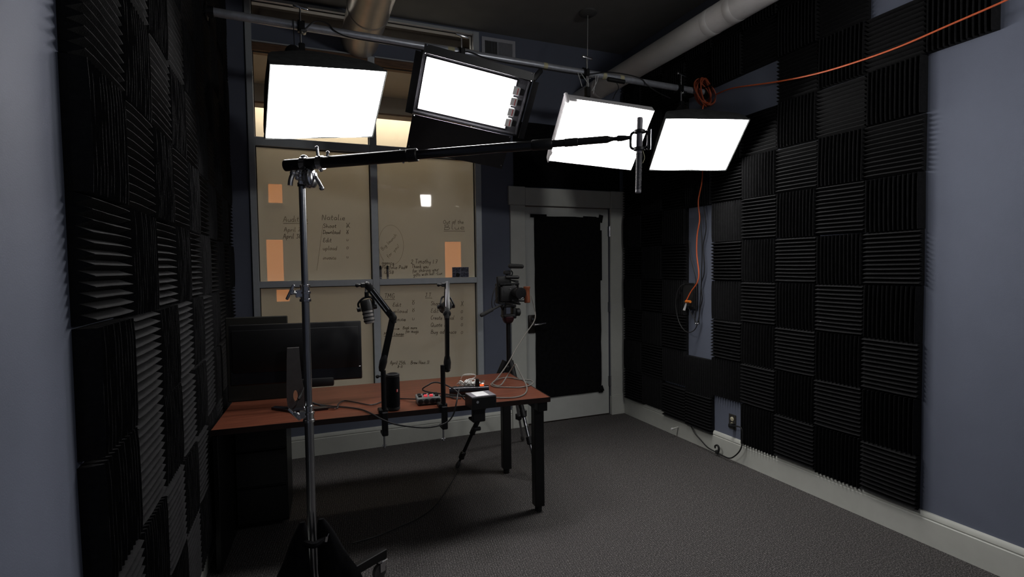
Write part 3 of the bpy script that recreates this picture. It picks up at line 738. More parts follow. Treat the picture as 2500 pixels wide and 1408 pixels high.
MB().tube([(XR - .05, c.y - .018, c.z - .02), bpt(1810, 1045, .075), bpt(1812, 1080, .06), bpt(1806, 1100, .06), bpt(1792, 1114, .06), bpt(1780, 1118, .065), bpt(1765, 1112, .06), bpt(1748, 1103, .06), bpt(1728, 1092, .055), bpt(1712, 1075, .05), bpt(1697, 1058, .05), bpt(1687, 1040, .04)], .0052, n=8).build('cord', 'cable_black', fc)
MB().tube([bpt(1752, 1108, .06), bpt(1755, 1095, .06), bpt(1752, 1087, .06), bpt(1746, 1088, .06), bpt(1746, 1094, .06)], [.009, .006], n=8).box(Vector(bpt(1750, 1103, .06)), (.02, .025, .03), None, .005).build('cord_hook', 'black_rubber', fc)
p = PZ(1645, 1044, .085)
ds = thing('door_stop', (XR - .021, p.y, .07), 'white rod door stop sticking out from the baseboard near the door', 'door stop')
MB().cyl((XR - .02, p.y, .085), (XR - .085, p.y - .004, .08), .0055, n=10).build('rod', 'trim_white', ds)
MB().cyl((XR - .085, p.y - .004, .08), (XR - .1, p.y - .005, .079), .009, n=12).build('tip', 'paper_white', ds)

# ============================================================ rolling stand with boom
SX, SY = 0.041, 2.406
st = thing('light_stand', (SX, SY, 0), 'steel rolling light stand with chrome collars in front of the desk', 'stand')
def ring_tube(z0, z1, r): return MB().cyl((SX, SY, z0), (SX, SY, z1), r, n=24)
ring_tube(.10, .905, .0185).build('base_tube', 'steel', st)
ring_tube(.88, 1.42, .0158).build('middle_tube', 'steel', st)
ring_tube(1.40, 1.875, .0138).build('top_tube', 'steel', st)
for z, r, big in ((1.42, .0165, .0215), (.905, .019, .0225)):
    col = MB().lathe([(r, -.038), (big + .002, -.036), (big + .002, -.026), (big - .002, -.024), (big - .002, -.004), (big + .002, -.002), (big + .002, .006), (big - .003, .008), (big - .003, .026), (big, .028), (big, .034), (r - .001, .036)], (SX, SY, z), (0, 0, 1), 24).build('collar', 'chrome', st)
    MB().box((SX - .024, SY - .004, z - .002), (.03, .022, .034), None, .004).cyl((SX - .03, SY - .006, z), (SX - .052, SY - .012, z + .004), .008, n=12).build('lug', 'chrome', col)
    k = MB(); kc = V(SX - .058, SY - .014, z + .006)
    tl = Matrix.Rotation(.45 if z > 1 else -.75, 3, 'Y')
    k.box(kc, (.012, .016, .07), tl, .004, 2).box(kc + V(.006, 0, 0), (.016, .02, .024), tl, .004)
    k.build('t_knob', 'chrome', col)
ring_tube(1.868, 1.882, .0185).build('top_ring', 'black_rubber', st)
gh = MB(); gh.cyl((SX, SY, 1.875), (SX, SY, 1.925), .008, n=14).build('spigot', 'steel', st)
g = MB(); g.box((SX + .008, SY - .012, 1.903), (.046, .034, .062), None, .006, 2)
for dx, dz in ((-.016, .020), (-.004, .018), (-.018, -.006), (-.004, -.008)): g.ball((SX + dx, SY - .028, 1.903 + dz), .0095, 10)
head = g.build('grip_head', 'chrome', st)
ax = V(.82, -.5, .05).normalized()
MB().lathe([(.036, 0), (.042, .004), (.042, .012), (.037, .014), (.037, .018), (.042, .020), (.042, .030), (.034, .035), (.014, .038)], V(SX + .016, SY - .013, 1.900), ax, 28).build('disc', 'chrome', head)
kc = V(SX + .018, SY - .015, 1.900) + ax * .042
MB().tube([kc + V(-.004, 0, .018), kc, kc + V(.012, -.006, -.022), kc + V(.02, -.012, -.042)], .008, n=10).ball(kc + V(.021, -.013, -.046), .0105, 10).build('t_knob', 'chrome', head)
MB().tube([V(SX - .018, SY - .03, 1.912), V(SX - .034, SY - .04, 1.908), V(SX - .043, SY - .045, 1.885), V(SX - .046, SY - .046, 1.862)], .0105, n=10).ball(V(SX - .034, SY - .04, 1.914), .013, 10).build('t_knob', 'chrome', head)
MB().cyl((SX + .008, SY - .006, 1.905), (SX + .012, SY - .01, 1.965), .0075, n=12).build('pin', 'black_metal', head)
# wheeled base: three flat legs and casters
for k, ang in enumerate((.565, 2.66, 4.75)):
    d = V(math.cos(ang), math.sin(ang), 0); s = V(-d.y, d.x, 0); L = .40
    a0 = V(SX, SY, .115); a1 = a0 + d * L
    MB().box((a0 + a1) / 2 + V(0, 0, 0), (L, .03, .045), basis(d, s, V(0, 0, 1)), .003).build('leg', 'black_metal', st)
    cst = MB().cyl(a1 + V(0, 0, -.022) - d * .03, a1 + V(0, 0, -.035) - d * .03, .016, n=14).box(a1 - d * .03 + s * .016 + V(0, 0, -.056), (.03, .003, .045), basis(d, s, V(0, 0, 1)), .001).box(a1 - d * .03 - s * .016 + V(0, 0, -.056), (.03, .003, .045), basis(d, s, V(0, 0, 1)), .001).build('caster', 'chrome', st)
    wc = a1 - d * .04 + V(0, 0, -.077)
    MB().lathe([(.02, -.011), (.036, -.010), (.038, -.004), (.038, .004), (.036, .010), (.02, .011)], wc, s, 24).build('wheel', 'monitor_stand', cst)
    MB().box(a1 - d * .03 + V(0, 0, -.03) + d * .012, (.04, .04, .012), basis(d, s, V(0, 0, 1)), .004).build('fork_cap', 'chrome', cst)
MB().cyl((SX, SY, .085), (SX, SY, .15), .03, n=20).build('hub', 'black_metal', st)
# boom pole
b0 = V(-.021, 2.463, 1.961); b1 = V(1.165, 1.668, 1.992); bd = (b1 - b0).normalized(); BL = (b1 - b0).length
bm_ = thing('boom_pole', b0, 'long black telescopic boom pole resting on the rolling light stand', 'boom pole')
MB().cyl(b0, b0 + bd * BL * .40, .0245, n=24).build('main_tube', 'black_metal', bm_)
MB().lathe([(.0245, -.02), (.0262, -.018), (.0262, .02), (.0215, .024)], b0 + bd * BL * .40, bd, 24).build('collar', 'black_plastic', bm_)
MB().cyl(b0 + bd * BL * .40, b0 + bd * BL * .76, .0185, n=24).build('second_tube', 'black_gloss', bm_)
MB().lathe([(.0185, -.025), (.0205, -.022), (.0205, .05), (.017, .055)], b0 + bd * BL * .76, bd, 24).build('collar', 'black_plastic', bm_)
MB().cyl(b0 + bd * BL * .76, b0 + bd * BL * .945, .0138, n=20).lathe([(.0138, 0), (.0155, .002), (.0155, .05), (.0138, .052)], b0 + bd * BL * .83, bd, 18).build('third_tube', 'black_plastic', bm_)
MB().lathe([(.0125, 0), (.009, .01), (.0075, .02), (.0075, .03), (.011, .035), (.011, .05), (.007, .075), (.007, .085)], b0 + bd * BL * .945, bd, 18).build('tip_adapter', 'black_metal', bm_)
sd = bd.cross(V(0, 0, 1)).normalized(); bu = sd.cross(bd)
for k, t in ((0, .062), (1, .115)):
    q = b0 + bd * BL * t
    cl = MB().lathe([(.0248, -.012), (.029, -.012), (.029, .012), (.0248, .012)], q, bd, 22).build('clamp_ring', 'chrome', bm_)
    if k: MB().cyl(q + bu * .02 - bd * .01, q + bu * .062 - bd * .014, .0065, n=10).ball(q + bu * .064 - bd * .014, .0075, 10).build('t_handle', 'steel', cl); MB().cyl(q + bu * .02 + bd * .03, q + bu * .04 + bd * .035, .006, n=10).ball(q + bu * .04 + bd * .035, .0075, 10).build('wing_end', 'steel', cl); MB().ball(q - bu * .03, .009, 10).build('bolt_end', 'steel', cl)
    else: MB().ball(q + bu * .028, .013, 12, (1.2, .9, .8)).build('locking_knob', 'chrome', cl)
for t in (.365, .372): MB().ball(b0 + bd * BL * t + bu * (.0255 if t < .37 else -.0255) - sd * .003, .0045, 8).build('rivet', 'chrome', bm_)
# shotgun microphone in its mount
mc = thing('shotgun_microphone', PY(1559, 475, 1.66), 'slim grey shotgun microphone hanging vertically in a shock mount at the boom tip', 'microphone')
top, bot = b1 + V(.037, -.012, .075), b1 + V(.028, -.012, -.205)
ad_ = (bot - top).normalized(); ML = (bot - top).length
mt_ = MB().lathe([(.006, 0), (.0105, .002), (.0112, .01), (.0112, .11), (.0102, .112), (.0102, .275), (.0112, .277), (.0112, ML - .004), (.009, ML)], top, ad_, 24).build('microphone_body', 'box_grey', mc)
mb = MB()
for k in range(26):
    q = top + ad_ * (.135 + k * .0052)
    mb.lathe([(.0104, -.0012), (.0116, -.001), (.0116, .001), (.0104, .0012)], q, ad_, 16)
mb.build('slot_rings', 'black_metal', mt_)
mb = MB(); q = top + ad_ * .085
for dz in (-.032, .032): mb.lathe([(.0125, -.005), (.021, -.005), (.021, .005), (.0125, .005)], q + ad_ * dz, ad_, 20)
for s in (-1, 1):
    mb.tube([q + bd * s * .02 + ad_ * -.032, q + bd * s * .031 + ad_ * -.02, q + bd * s * .031 + ad_ * .02, q + bd * s * .02 + ad_ * .032], .005, n=8)
mb.box(q + bd * .034, (.012, .022, .075), basis(bd, ad_.cross(bd), ad_), .003)
mb.build('shock_mount', 'black_plastic', mc)
MB().box(q + bd * .043, (.003, .006, .075), basis(bd, ad_.cross(bd), ad_)).build('mount_bar', 'chrome', mc)
MB().tube([top + ad_ * .12 + bd * .012, top + ad_ * .15 + bd * .02, top + ad_ * .17 + bd * .014], .0014, n=5).build('thin_lead', 'tape', mc)
# sandbag slung over the base
sb = thing('sandbag', (SX, SY - .03, .12), 'black fabric sandbag draped over the wheeled base of the light stand', 'sandbag')
def lobe(c0, lean, w, seedv):
    rnd = random.Random(seedv); ph = rnd.uniform(0, 6); rows = []
    for j in range(15):
        t = j / 14; z = .46 - t * .335
        wid = w * (0.14 + 0.98 * t ** .75) * (1 if t < .85 else 1 - (t - .85) * 1.2)
        row = []
        for i in range(25):
            a = 2 * math.pi * i / 24
            fold = 1 + .15 * math.sin(a * 4 + ph + t * 3) * t + .08 * math.sin(a * 9 + ph - t * 4) * t + .05 * math.sin(t * 11 + a * 2)
            row.append(V(c0[0] + lean[0] * t + wid * fold * math.cos(a), c0[1] + lean[1] * t + wid * .62 * fold * math.sin(a), z))
        rows.append(row)
    mb = MB().grid(rows)
    mb.add(rows[0][:-1], [tuple(range(24))]); mb.add(rows[-1][:-1], [tuple(range(23, -1, -1))])
    return mb
lobe((SX + .036, SY - .05), (.085, .01), .078, 1).build('bag_lobe', 'black_cloth', sb)
lobe((SX - .038, SY - .05), (-.06, -.01), .075, 2).build('bag_lobe', 'black_cloth', sb)
MB().tube([V(SX + .05, SY - .06, .38), V(SX + .005, SY - .085, .37), V(SX - .04, SY - .06, .38)], .014, n=8).build('strap', 'black_cloth', sb)
zp = V(SX + .052, SY - .108, .395)
MB().box(zp, (.010, .003, .022), Matrix.Rotation(.2, 3, 'Y'), .001).cyl(zp + V(.004, 0, .011), zp + V(.010, .002, .022), .002, n=8).build('zipper_pull', 'chrome', sb)

# ============================================================ desk
DZ = 0.735
FRc, FLc = V(1.400, 2.83, DZ), V(-.402, 2.948, DZ)
du_ = (FRc - FLc).normalized(); dv_ = V(-du_.y, du_.x, 0); DLn = (FRc - FLc).length; DD = .80
DB = basis(du_, dv_, V(0, 0, 1))
def dp(u, v, z=0): return FLc + du_ * u + dv_ * v + V(0, 0, z)
dk = thing('office_desk', dp(DLn / 2, DD / 2, -DZ), 'long cherry wood desk with black square metal legs', 'desk')
MB().box(dp(DLn / 2, DD / 2, -.014), (DLn, DD, .026), DB, .002).build('desk_top', 'desk_wood', dk)
MB().box(dp(DLn / 2, -.0012, -.0145), (DLn, .003, .029), DB).box(dp(DLn + .0012, DD / 2, -.0145), (.003, DD, .029), DB).build('edge_banding', 'desk_edge', dk, smooth=0)
LG = .062
for u in (DLn - .04,):
    for v in (.11, DD - .045): MB().box(dp(u, v, -.355 - .0), (LG, LG, .69), DB, .003).build('leg', 'desk_frame', dk)
    MB().box(dp(u, DD / 2, -.058), (LG, DD - .04, .06), DB, .003).build('cross_rail', 'desk_frame', dk)
    for v in (.11, DD - .045): MB().cyl(dp(u, v, -DZ + .001), dp(u, v, -DZ + .04), .022, n=14).build('foot', 'black_rubber', dk)
MB().box(dp(DLn / 2, DD - .12, -.06), (DLn - .2, .04, .05), DB, .003).build('beam', 'desk_frame', dk)
MB().box(dp(.014, DD / 2, -.38), (.026, DD - .03, .69), DB, .003).build('side_panel', 'desk_frame', dk)
ped = MB().box(dp(.168, DD - .20, -.365), (.275, .34, .66), DB, .004).build('pedestal', 'desk_frame', dk)
for k in range(3):
    d_ = MB().box(dp(.168, DD - .378, -.15 - k * .215), (.265, .014, .20), DB, .003).build('drawer', 'monitor_plastic', ped)
    d_.name = 'drawer'
# ------------------------------------------------------------ monitors
my = 3.22
mo = thing('computer_monitor', (0.0, 3.17, DZ), 'large black computer monitor seen from behind on the cherry desk', 'monitor')
ul, ur = PY(562, 770, my + .09), PY(881, 785, my)
mdir = (V(ur.x, ur.y, 0) - V(-.345, my + .10, 0)).normalized(); mn = V(mdir.y, -mdir.x, 0)
mcx = (V(-.345, my + .10, 0) + V(ur.x, ur.y, 0)) / 2; MWd = (V(ur.x, ur.y, 0) - V(-.345, my + .10, 0)).length
zt, zb = 1.213, .872
MBs = basis(mdir, mn * -1, V(0, 0, 1))
MB().box(mcx + V(0, 0, (zt + zb) / 2), (MWd, .03, zt - zb), MBs, .006, 2).build('screen_case', 'monitor_plastic', mo)
MB().box(mcx + V(0, 0, (zt + zb) / 2) - mn * .016, (MWd - .02, .003, zt - zb - .02), MBs).build('screen_glass', 'black_gloss', mo, smooth=0)
bk = MB().box(mcx + mn * .016 + V(0, 0, zt - .15), (MWd - .03, .008, .24), MBs, .008, 2).build('back_bulge', 'monitor_plastic', mo)
MB().box(mcx + mn * .016 + V(0, 0, zb + .042), (MWd - .01, .006, .07), MBs, .002).build('lower_band', 'black_gloss', mo)
q0, q1 = PY(738, 935, my), PY(822, 940, my)
MB().box(V((q0.x + q1.x) / 2 - .03, my + .02, zb - .005), (.22, .03, .05), MBs, .008, 2).build('port_cover', 'black_plastic', mo)
# stand: wide fork plate with a cable hole and a V base
sc_ = V(-.0, 3.175, 0)
def spt(x, z, y): return V(x, y, z)
ring = []
N = 28
pl_ = MB(); outl = [(-.040, .742), (-.046, .80), (-.044, .90), (-.040, 1.02), (-.036, 1.085), (.026, 1.085), (.028, 1.02), (.036, .90), (.052, .80), (.062, .742)]
hol = [(.0 + .012 * math.cos(a * math.pi / 6), .815 + .034 * math.sin(a * math.pi / 6)) for a in range(12)]
bmh = bmesh.new(); vo = [bmh.verts.new((x, 0, z)) for x, z in outl]; vh = [bmh.verts.new((x, 0, z)) for x, z in hol]
eo = [bmh.edges.new((vo[i], vo[(i + 1) % len(vo)])) for i in range(len(vo))]; eh = [bmh.edges.new((vh[i], vh[(i + 1) % len(vh)])) for i in range(len(vh))]
bmesh.ops.triangle_fill(bmh, use_beauty=True, edges=eo + eh)
bmh.faces.ensure_lookup_table()
cen = [f for f in bmh.faces if math.hypot((f.calc_center_median().x - 0) / .011, (f.calc_center_median().z - .815) / .03) < .8 and all((v in vh) for v in f.verts)]
bmesh.ops.delete(bmh, geom=cen, context='FACES_ONLY')
ext = bmesh.ops.extrude_face_region(bmh, geom=list(bmh.faces)); bmesh.ops.translate(bmh, vec=(0, .03, 0), verts=[e for e in ext['geom'] if isinstance(e, bmesh.types.BMVert)])
bmh.verts.index_update()
pl_.add([v.co + V(-.012, 3.165, 0) for v in bmh.verts], [tuple(v.index for v in f.verts) for f in bmh.faces]); bmh.free()
pl_.build('stand_neck', 'monitor_stand', mo)
q = DZ + .001
MB().prism([V(-.14, 3.24, q), V(-.02, 3.10, q), V(.02, 3.10, q), V(.155, 3.10, q), V(.15, 3.13, q), V(.03, 3.18, q), V(-.02, 3.19, q), V(-.12, 3.27, q)], (0, 0, .012)).build('stand_base', 'black_gloss', mo)
# a second screen further back
m2 = thing('second_monitor', (-.2, 3.5, DZ), 'smaller dark screen standing behind the large black monitor', 'monitor')
a2, b2 = PY(555, 778, 3.52), PY(684, 769, 3.46)
MB().box(V(-.215, 3.52, (DZ + 1.238) / 2 + .001), (.34, .022, 1.238 - DZ), rotz(-.1), .004).build('screen_case', 'olive_plastic', m2)
MB().box(V(-.215, 3.535, 1.0), (.30, .012, .40), rotz(-.1), .003).build('back_cover', 'black_plastic', m2)

# ------------------------------------------------------------ microphone arms
def tilt_basis(d):
    x, y, z = frame_from(d); return basis(x, y, z)
def mic_arm(label, col_px, col_top, low_px, elbow, headp, micpos, micdir, yaw, base_bot):
    bx_ = PY(col_px, 1010, 2.80).x
    y = 2.83 + (2.948 - 2.83) * (1.40 - bx_) / 1.80 + .006
    t = thing('desk_microphone_boom', (bx_, y, DZ), label, 'microphone arm', 'podcast microphone arms on the desk')
    zt_ = PY(col_px, col_top, y).z
    MB().cyl((bx_, y, DZ + .002), (bx_, y, zt_), .0135, n=18).build('column', 'black_metal', t)
    cb_ = MB().box((bx_ - .004, y + .018, DZ + .012), (.05, .06, .02), None, .004).box((bx_, y - .018, DZ - .055), (.032, .026, .13), None, .004).box((bx_, y + .01, DZ - .112), (.032, .07, .016), None, .003).build('clamp', 'black_metal', t)
    MB().cyl((bx_, y + .014, DZ - .19), (bx_, y + .014, DZ - .03), .005, n=10).cyl((bx_ - .012, y + .014, DZ - .182), (bx_ + .012, y + .014, DZ - .182), .0035, n=8).ball((bx_, y + .014, DZ - .192), .007, 10).build('clamp_screw', 'steel', cb_)
    s = -1 if yaw < 0 else 1
    MB().cyl((bx_, y, zt_ - .03), (bx_ + s * .03, y - .006, zt_ - .03), .005, n=10).ball((bx_ + s * .032, y - .006, zt_ - .03), .010, 10).build('locking_knob', 'black_plastic', t)
    L0 = PY(low_px[0], low_px[1], y); E0 = PY(elbow[0], elbow[1], elbow[2]); H0 = PY(headp[0], headp[1], headp[2])
    MB().lathe([(.012, -.055), (.019, -.035), (.021, 0), (.016, .03), (.012, .04)], L0, (E0 - L0), 16).build('lower_joint', 'black_plastic', t)
    d1 = (E0 - L0); d2 = (H0 - E0)
    def bar(a, b, w, h):
        d = (b - a).normalized(); x = V(0, 1, 0); x = (x - d * x.dot(d)).normalized(); yv = d.cross(x)
        return MB().box((a + b) / 2, (h, w, (b - a).length), basis(x, yv, d), .004, 2)
    bar(L0, E0, *((.034, .02) if yaw < 0 else (.02, .034))).build('lower_bar', 'black_metal', t)
    bar(E0, H0, *((.036, .022) if yaw < 0 else (.022, .036))).build('upper_bar', 'black_metal', t)
    MB().lathe([(.012, -.016), (.02, -.012), (.02, .012), (.012, .016)], E0, V(0, 1, 0), 20).lathe([(.014, -.03), (.018, 0), (.014, .03)], E0, d1 + d2, 14).build('elbow', 'black_plastic', t)
    d2n = d2.normalized(); sdv = V(0, 1, 0)
    for o_ in (-.009, .009):
        p0 = E0 + d2n * .05 + V(0, -.016, 0) + d2n.cross(V(0, 1, 0)).normalized() * o_
        MB().cyl(p0, p0 + d2n * max(.02, d2.length * .6), .0028, n=8).build('spring', 'steel', t)
    hj = MB().ball(H0, .017, 14).box(H0 + V(-.018, 0, -.004), (.03, .022, .024), None, .004).cyl(H0 + V(-.028, 0, -.004), H0 + V(-.05, 0, -.004), .007, n=10).ball(H0 + V(-.05, 0, -.004), .011, 10).build('head_joint', 'black_plastic', t)
    mp = Vector(micpos)
    MB().cyl(H0 + V(-.008, 0, -.012), V(H0.x - .008, H0.y, mp.z + .085), .004, n=10).build('stud', 'steel', hj)
    # the microphone itself
    md = Vector(micdir).normalized()
    mk = thing('podcast_microphone', (mp.x, mp.y, mp.z - .08), MIC_LABEL[yaw], 'microphone', 'podcast microphones')
    x = V(1, 0, 0); x = (x - md * x.dot(md)).normalized()
    body = MB().lathe([(.017, -.045), (.028, -.042), (.0305, -.03), (.0305, .012), (.028, .014)], mp, md, 24).build('body', 'black_plastic', mk)
    MB().lathe([(.0275, .012), (.0265, .072), (.022, .081), (.008, .083)], mp, md, 24).build('grille', 'mic_grey', mk)
    for k in range(3): MB().lathe([(.026, -.0035), (.0292, -.003), (.0292, .003), (.026, .0035)], mp + md * (.028 + k * .0195), md, 24).build('band', 'black_plastic', mk)
    yk = [mp + x * .038 + md * .0, mp + x * .04 - md * .03, mp + x * .024 + V(0, 0, .052), mp + V(0, 0, .058), mp - x * .024 + V(0, 0, .052), mp - x * .04 - md * .03, mp - x * .038]
    MB().tube(yk, .0055, n=8).build('yoke', 'black_metal', mk)
    MB().lathe([(.006, 0), (.011, .004), (.011, .03), (.006, .034)], mp + V(0, 0, .055), (0, 0, 1), 14).build('thread_mount', 'black_metal', mk)
    for s_ in (-1, 1): MB().lathe([(.012, 0), (.012, .016), (.010, .018)], mp + x * s_ * .033, x * s_, 16).build('side_knob', 'black_plastic', mk)
MIC_LABEL = {-1: 'black and grey podcast microphone pointing down, hanging from the bent arm beside the speaker', 1: 'dark podcast microphone seen from behind on the upright arm beside the power box'}
m1p = PY(896, 752, 2.86)
mic_arm('black folding microphone arm bent towards the monitor, clamped beside the speaker', 945, 903, (936, 882), (959, 775, 2.87), (896, 694, 2.87), m1p, (.14, -.12, -.98), -1, 0)
m2p = PY(1089, 748, 3.0)
mic_arm('black microphone arm standing straight up, clamped beside the power box', 1092, 890, (1092, 884), (1091, 765, 2.84), (1091, 693, 3.02), m2p, (.05, .95, -.25), 1, 0)

# ------------------------------------------------------------ small things on the desk
c = PZ(962, 1000, DZ); sp_h = .205
c = V(.488, 2.945, DZ)
spk = thing('portable_speaker', c, 'black cylindrical portable speaker standing upright on the desk', 'speaker')
MB().lathe([(.024, .001), (.034, .008), (.0375, .03), (.0375, sp_h - .03), (.034, sp_h - .008), (.022, sp_h)], c, (0, 0, 1), 30).build('body', 'black_cloth', spk)
for z in (.0115, sp_h - .0115): MB().lathe([(.0335, -.008), (.037, -.006), (.037, .006), (.0335, .008)], c + V(0, 0, z), (0, 0, 1), 30).build('end_ring', 'black_rubber', spk)
fdir = (V(CAM.x, CAM.y, 0) - V(c.x, c.y, 0)).normalized(); fs = V(-fdir.y, fdir.x, 0)
lgc = c + fdir * .0372 + fs * .006 + V(0, 0, .112)
fdl = (fdir * .8 + fs * .6).normalized(); fsl = V(-fdl.y, fdl.x, 0)
lgc = c + fdl * .0378 + V(0, 0, .112)
lg = MB().box(lgc, (.011, .0015, .015), basis(fsl, fdl, V(0, 0, 1)), .001).build('logo_badge', 'red_print', spk)
MB().box(lgc + fdl * .0011 + V(0, 0, .0022) + fsl * .001, (.003, .0008, .0075), basis(fsl, fdl, V(0, 0, 1))).box(lgc + fdl * .0011 + V(0, 0, -.0045) + fsl * .001, (.003, .0008, .003), basis(fsl, fdl, V(0, 0, 1))).build('logo_mark', 'paper_white', lg, smooth=0)
# audio mixer
c = PZ(1045, 982, DZ); c = V(c.x, 3.02, DZ); mr = rotz(-.10)
mxr = thing('audio_mixer', c, 'small grey audio mixer with round sockets and a red lit key', 'mixer')
def mxp(x, y, z): return c + mr @ V(x, y, z)
MB().box(mxp(0, 0, .022), (.135, .12, .036), mr, .006, 2).build('body', 'mixer_grey', mxr)
for x in (-.05, .05):
    for y in (-.045, .045): MB().cyl(mxp(x, y, 0), mxp(x, y, .006), .008, n=10).build('foot', 'black_rubber', mxr)
for k in range(4):
    s = MB().lathe([(.0125, 0), (.0145, .002), (.0145, .006), (.0125, .007)], mxp(-.049 + k * .033, -.0585, .022), mr @ V(0, -1, 0), 20).build('socket', 'black_plastic', mxr)
    MB().lathe([(.0085, 0), (.0085, .002)], mxp(-.049 + k * .033, -.0648, .022), mr @ V(0, -1, 0), 14).build('socket_core', 'black_rubber', s)
for j in range(2):
    for k in range(4):
        lit = (j == 0 and k in (1, 2))
        MB().box(mxp(-.048 + k * .032, -.02 + j * .042, .045), (.02, .018, .012), mr, .002).build('key', 'pink_lit' if lit else 'black_rubber', mxr)
# black power box with paper label, clamped at the desk edge
c = V(.975, 2.885, DZ); br = rotz(.0)
pb = thing('power_box', (c.x, c.y, DZ), 'black power box with a white paper label at the desk edge', 'box')
P4 = [PZ(1141, 959, .805), PZ(1199, 952, .805), PZ(1205, 965, .805), PZ(1146, 972, .805)]
cc_ = sum(P4, V(0, 0, 0)) / 4; uu = (P4[1] - P4[0] + P4[2] - P4[3]); wid = uu.length / 2; uu.normalize(); vv = V(-uu.y, uu.x, 0)
dep = abs((P4[0] - P4[3]).dot(vv)) ; BBx = basis(uu, vv, V(0, 0, 1))
MB().box(V(cc_.x, cc_.y, .77), (wid, dep, .068), BBx, .003).build('body', 'black_plastic', pb)
MB().box(V(cc_.x, cc_.y, .8055), (wid - .004, dep - .004, .003), BBx).build('top_plate', 'box_grey', pb, smooth=0)
MB().box(V(cc_.x, cc_.y, .8078) + uu * (-.004), (wid * .52, dep * .8, .0012), BBx).build('paper_label', 'paper_white', pb, smooth=0)
MB().lathe([(.0075, 0), (.0075, .0015)], V(cc_.x, cc_.y, .778) - uu * (wid * .28) - vv * (dep / 2 + .0002), -vv, 18).build('round_sticker', 'vent_grey', pb)
cl2 = MB().box(V(cc_.x, 2.845, .69), (.075, .03, .10), BBx, .004).box(V(cc_.x, 2.875, .645), (.075, .08, .016), BBx, .003).build('edge_clamp', 'black_plastic', pb)
MB().cyl((cc_.x - .005, 2.86, .59), (cc_.x - .005, 2.86, .65), .006, n=10).box((cc_.x - .005, 2.86, .592), (.045, .02, .022), None, .006, 2).build('clamp_knob', 'black_plastic', cl2)
# power strip (black glossy tube-shaped) with a lit switch
t0, t1 = PZ(1097, 950, .775), PZ(1193, 946, .775); td = (t1 - t0).normalized(); tl_ = (t1 - t0).length; ts = V(-td.y, td.x, 0)
ps = thing('power_strip', (t0 + t1) / 2 - V(0, 0, .04), 'glossy black power strip with an orange lit switch behind the power box', 'power strip')
TB = basis(td, ts, V(0, 0, 1))
MB().cyl(t0 + V(0, 0, -.012), t1 + V(0, 0, -.012), .027, n=24).build('body', 'black_gloss', ps)
for k in range(4):
    qq = t0 + td * (tl_ * (.14 + .14 * k)) + V(0, 0, .014)
    MB().box(qq, (.022, .02, .004), TB, .001).build('socket', 'black_rubber', ps)
MB().box(t0 + td * tl_ * .82 + V(0, 0, .017), (.028, .016, .010), TB, .002).build('switch', 'red_lit', ps)
MB().prism([t0 + td * tl_ * .64 + V(0, -.012, .012), t0 + td * tl_ * .76 + V(0, -.012, .012), t0 + td * tl_ * .74 + V(0, -.012, .055), t0 + td * tl_ * .66 + V(0, -.012, .058)], ts * .03).build('charger', 'black_plastic', ps)
# pile of white cables and clips
cp0 = PZ(1145, 930, .80)
wp = thing('white_cable_pile', (cp0.x, cp0.y, DZ), 'tangled pile of white cables on the desk behind the power strip', 'cable')
rnd = random.Random(4)
for k in range(14):
    a = rnd.uniform(0, 6.28); r_ = rnd.uniform(.02, .06); o3 = V(cp0.x + rnd.uniform(-.05, .05), cp0.y + rnd.uniform(-.04, .05), DZ + .012)
    pts = [o3 + V(r_ * math.cos(a + s * 1.1) * (1 + .3 * math.sin(s * 2.2)), r_ * .8 * math.sin(a + s * 1.1), .006 + .045 * abs(math.sin(s * .9 + k)) ) for s in range(6)]
    MB().tube(pts, .0028, n=6).build('cable', 'cable_white' if k % 4 else 'cable_grey', wp)
g0 = [PZ(1125, 925, .80), PZ(1130, 916, .83), PZ(1142, 913, .84), PZ(1158, 914, .83), PZ(1160, 920, .81), PZ(1148, 926, .80)]
MB().tube(g0, .0026, n=6).build('loop', 'cable_white', wp)
for (a_, b_) in (((1116, 938), (1126, 929)), ((1121, 939), (1129, 931)), ((1138, 941), (1139, 933)), ((1143, 942), (1144, 932))):
    MB().tube([PZ(*a_, .765), PZ((a_[0] + b_[0]) / 2 + 1, (a_[1] + b_[1]) / 2 - 1, .785), PZ(*b_, .79)], .0042, n=6).build('clip', 'cable_white', wp)
MB().box(PZ(1178, 936, .79), (.02, .008, .006), rotz(.2), .002).build('clip', 'chrome', wp)
# grey cable: camera handle -> loop on the desk
gc = thing('camera_cable', dp(1.7, .45), 'grey cable running from the camera handle into a wide loop on the desk', 'cable')
zq = DZ + .005
pts = [PY(1297, 722, 3.72), PY(1303, 745, 3.70), PY(1307, 770, 3.66), PY(1302, 788, 3.62), PY(1285, 812, 3.56), PY(1262, 848, 3.48), PY(1238, 890, 3.40), PY(1212, 925, 3.31), PZ(1200, 936, zq + .004), PZ(1200, 940, zq), PZ(1212, 944, zq), PZ(1240, 945, zq), PZ(1272, 945, zq), PZ(1294, 940, zq), PZ(1302, 933, zq), PZ(1294, 928, zq), PZ(1270, 926, zq), PZ(1240, 921, zq), PZ(1217, 925, zq + .006), PZ(1203, 933, zq + .008), PZ(1206, 939, zq + .009), PZ(1222, 940, zq + .008), PY(1238, 918, 3.28), PY(1252, 896, 3.25), PY(1259, 889, 3.23), PY(1266, 903, 3.20), PY(1278, 926, 3.16), PZ(1285, 940, zq + .012), PZ(1286, 953, zq), PZ(1277, 964, zq), PZ(1255, 970, zq), PZ(1225, 971, zq), PZ(1206, 970, zq + .004)]
MB().tube(pts, .0042, n=8).build('cable', 'cable_grey', gc)
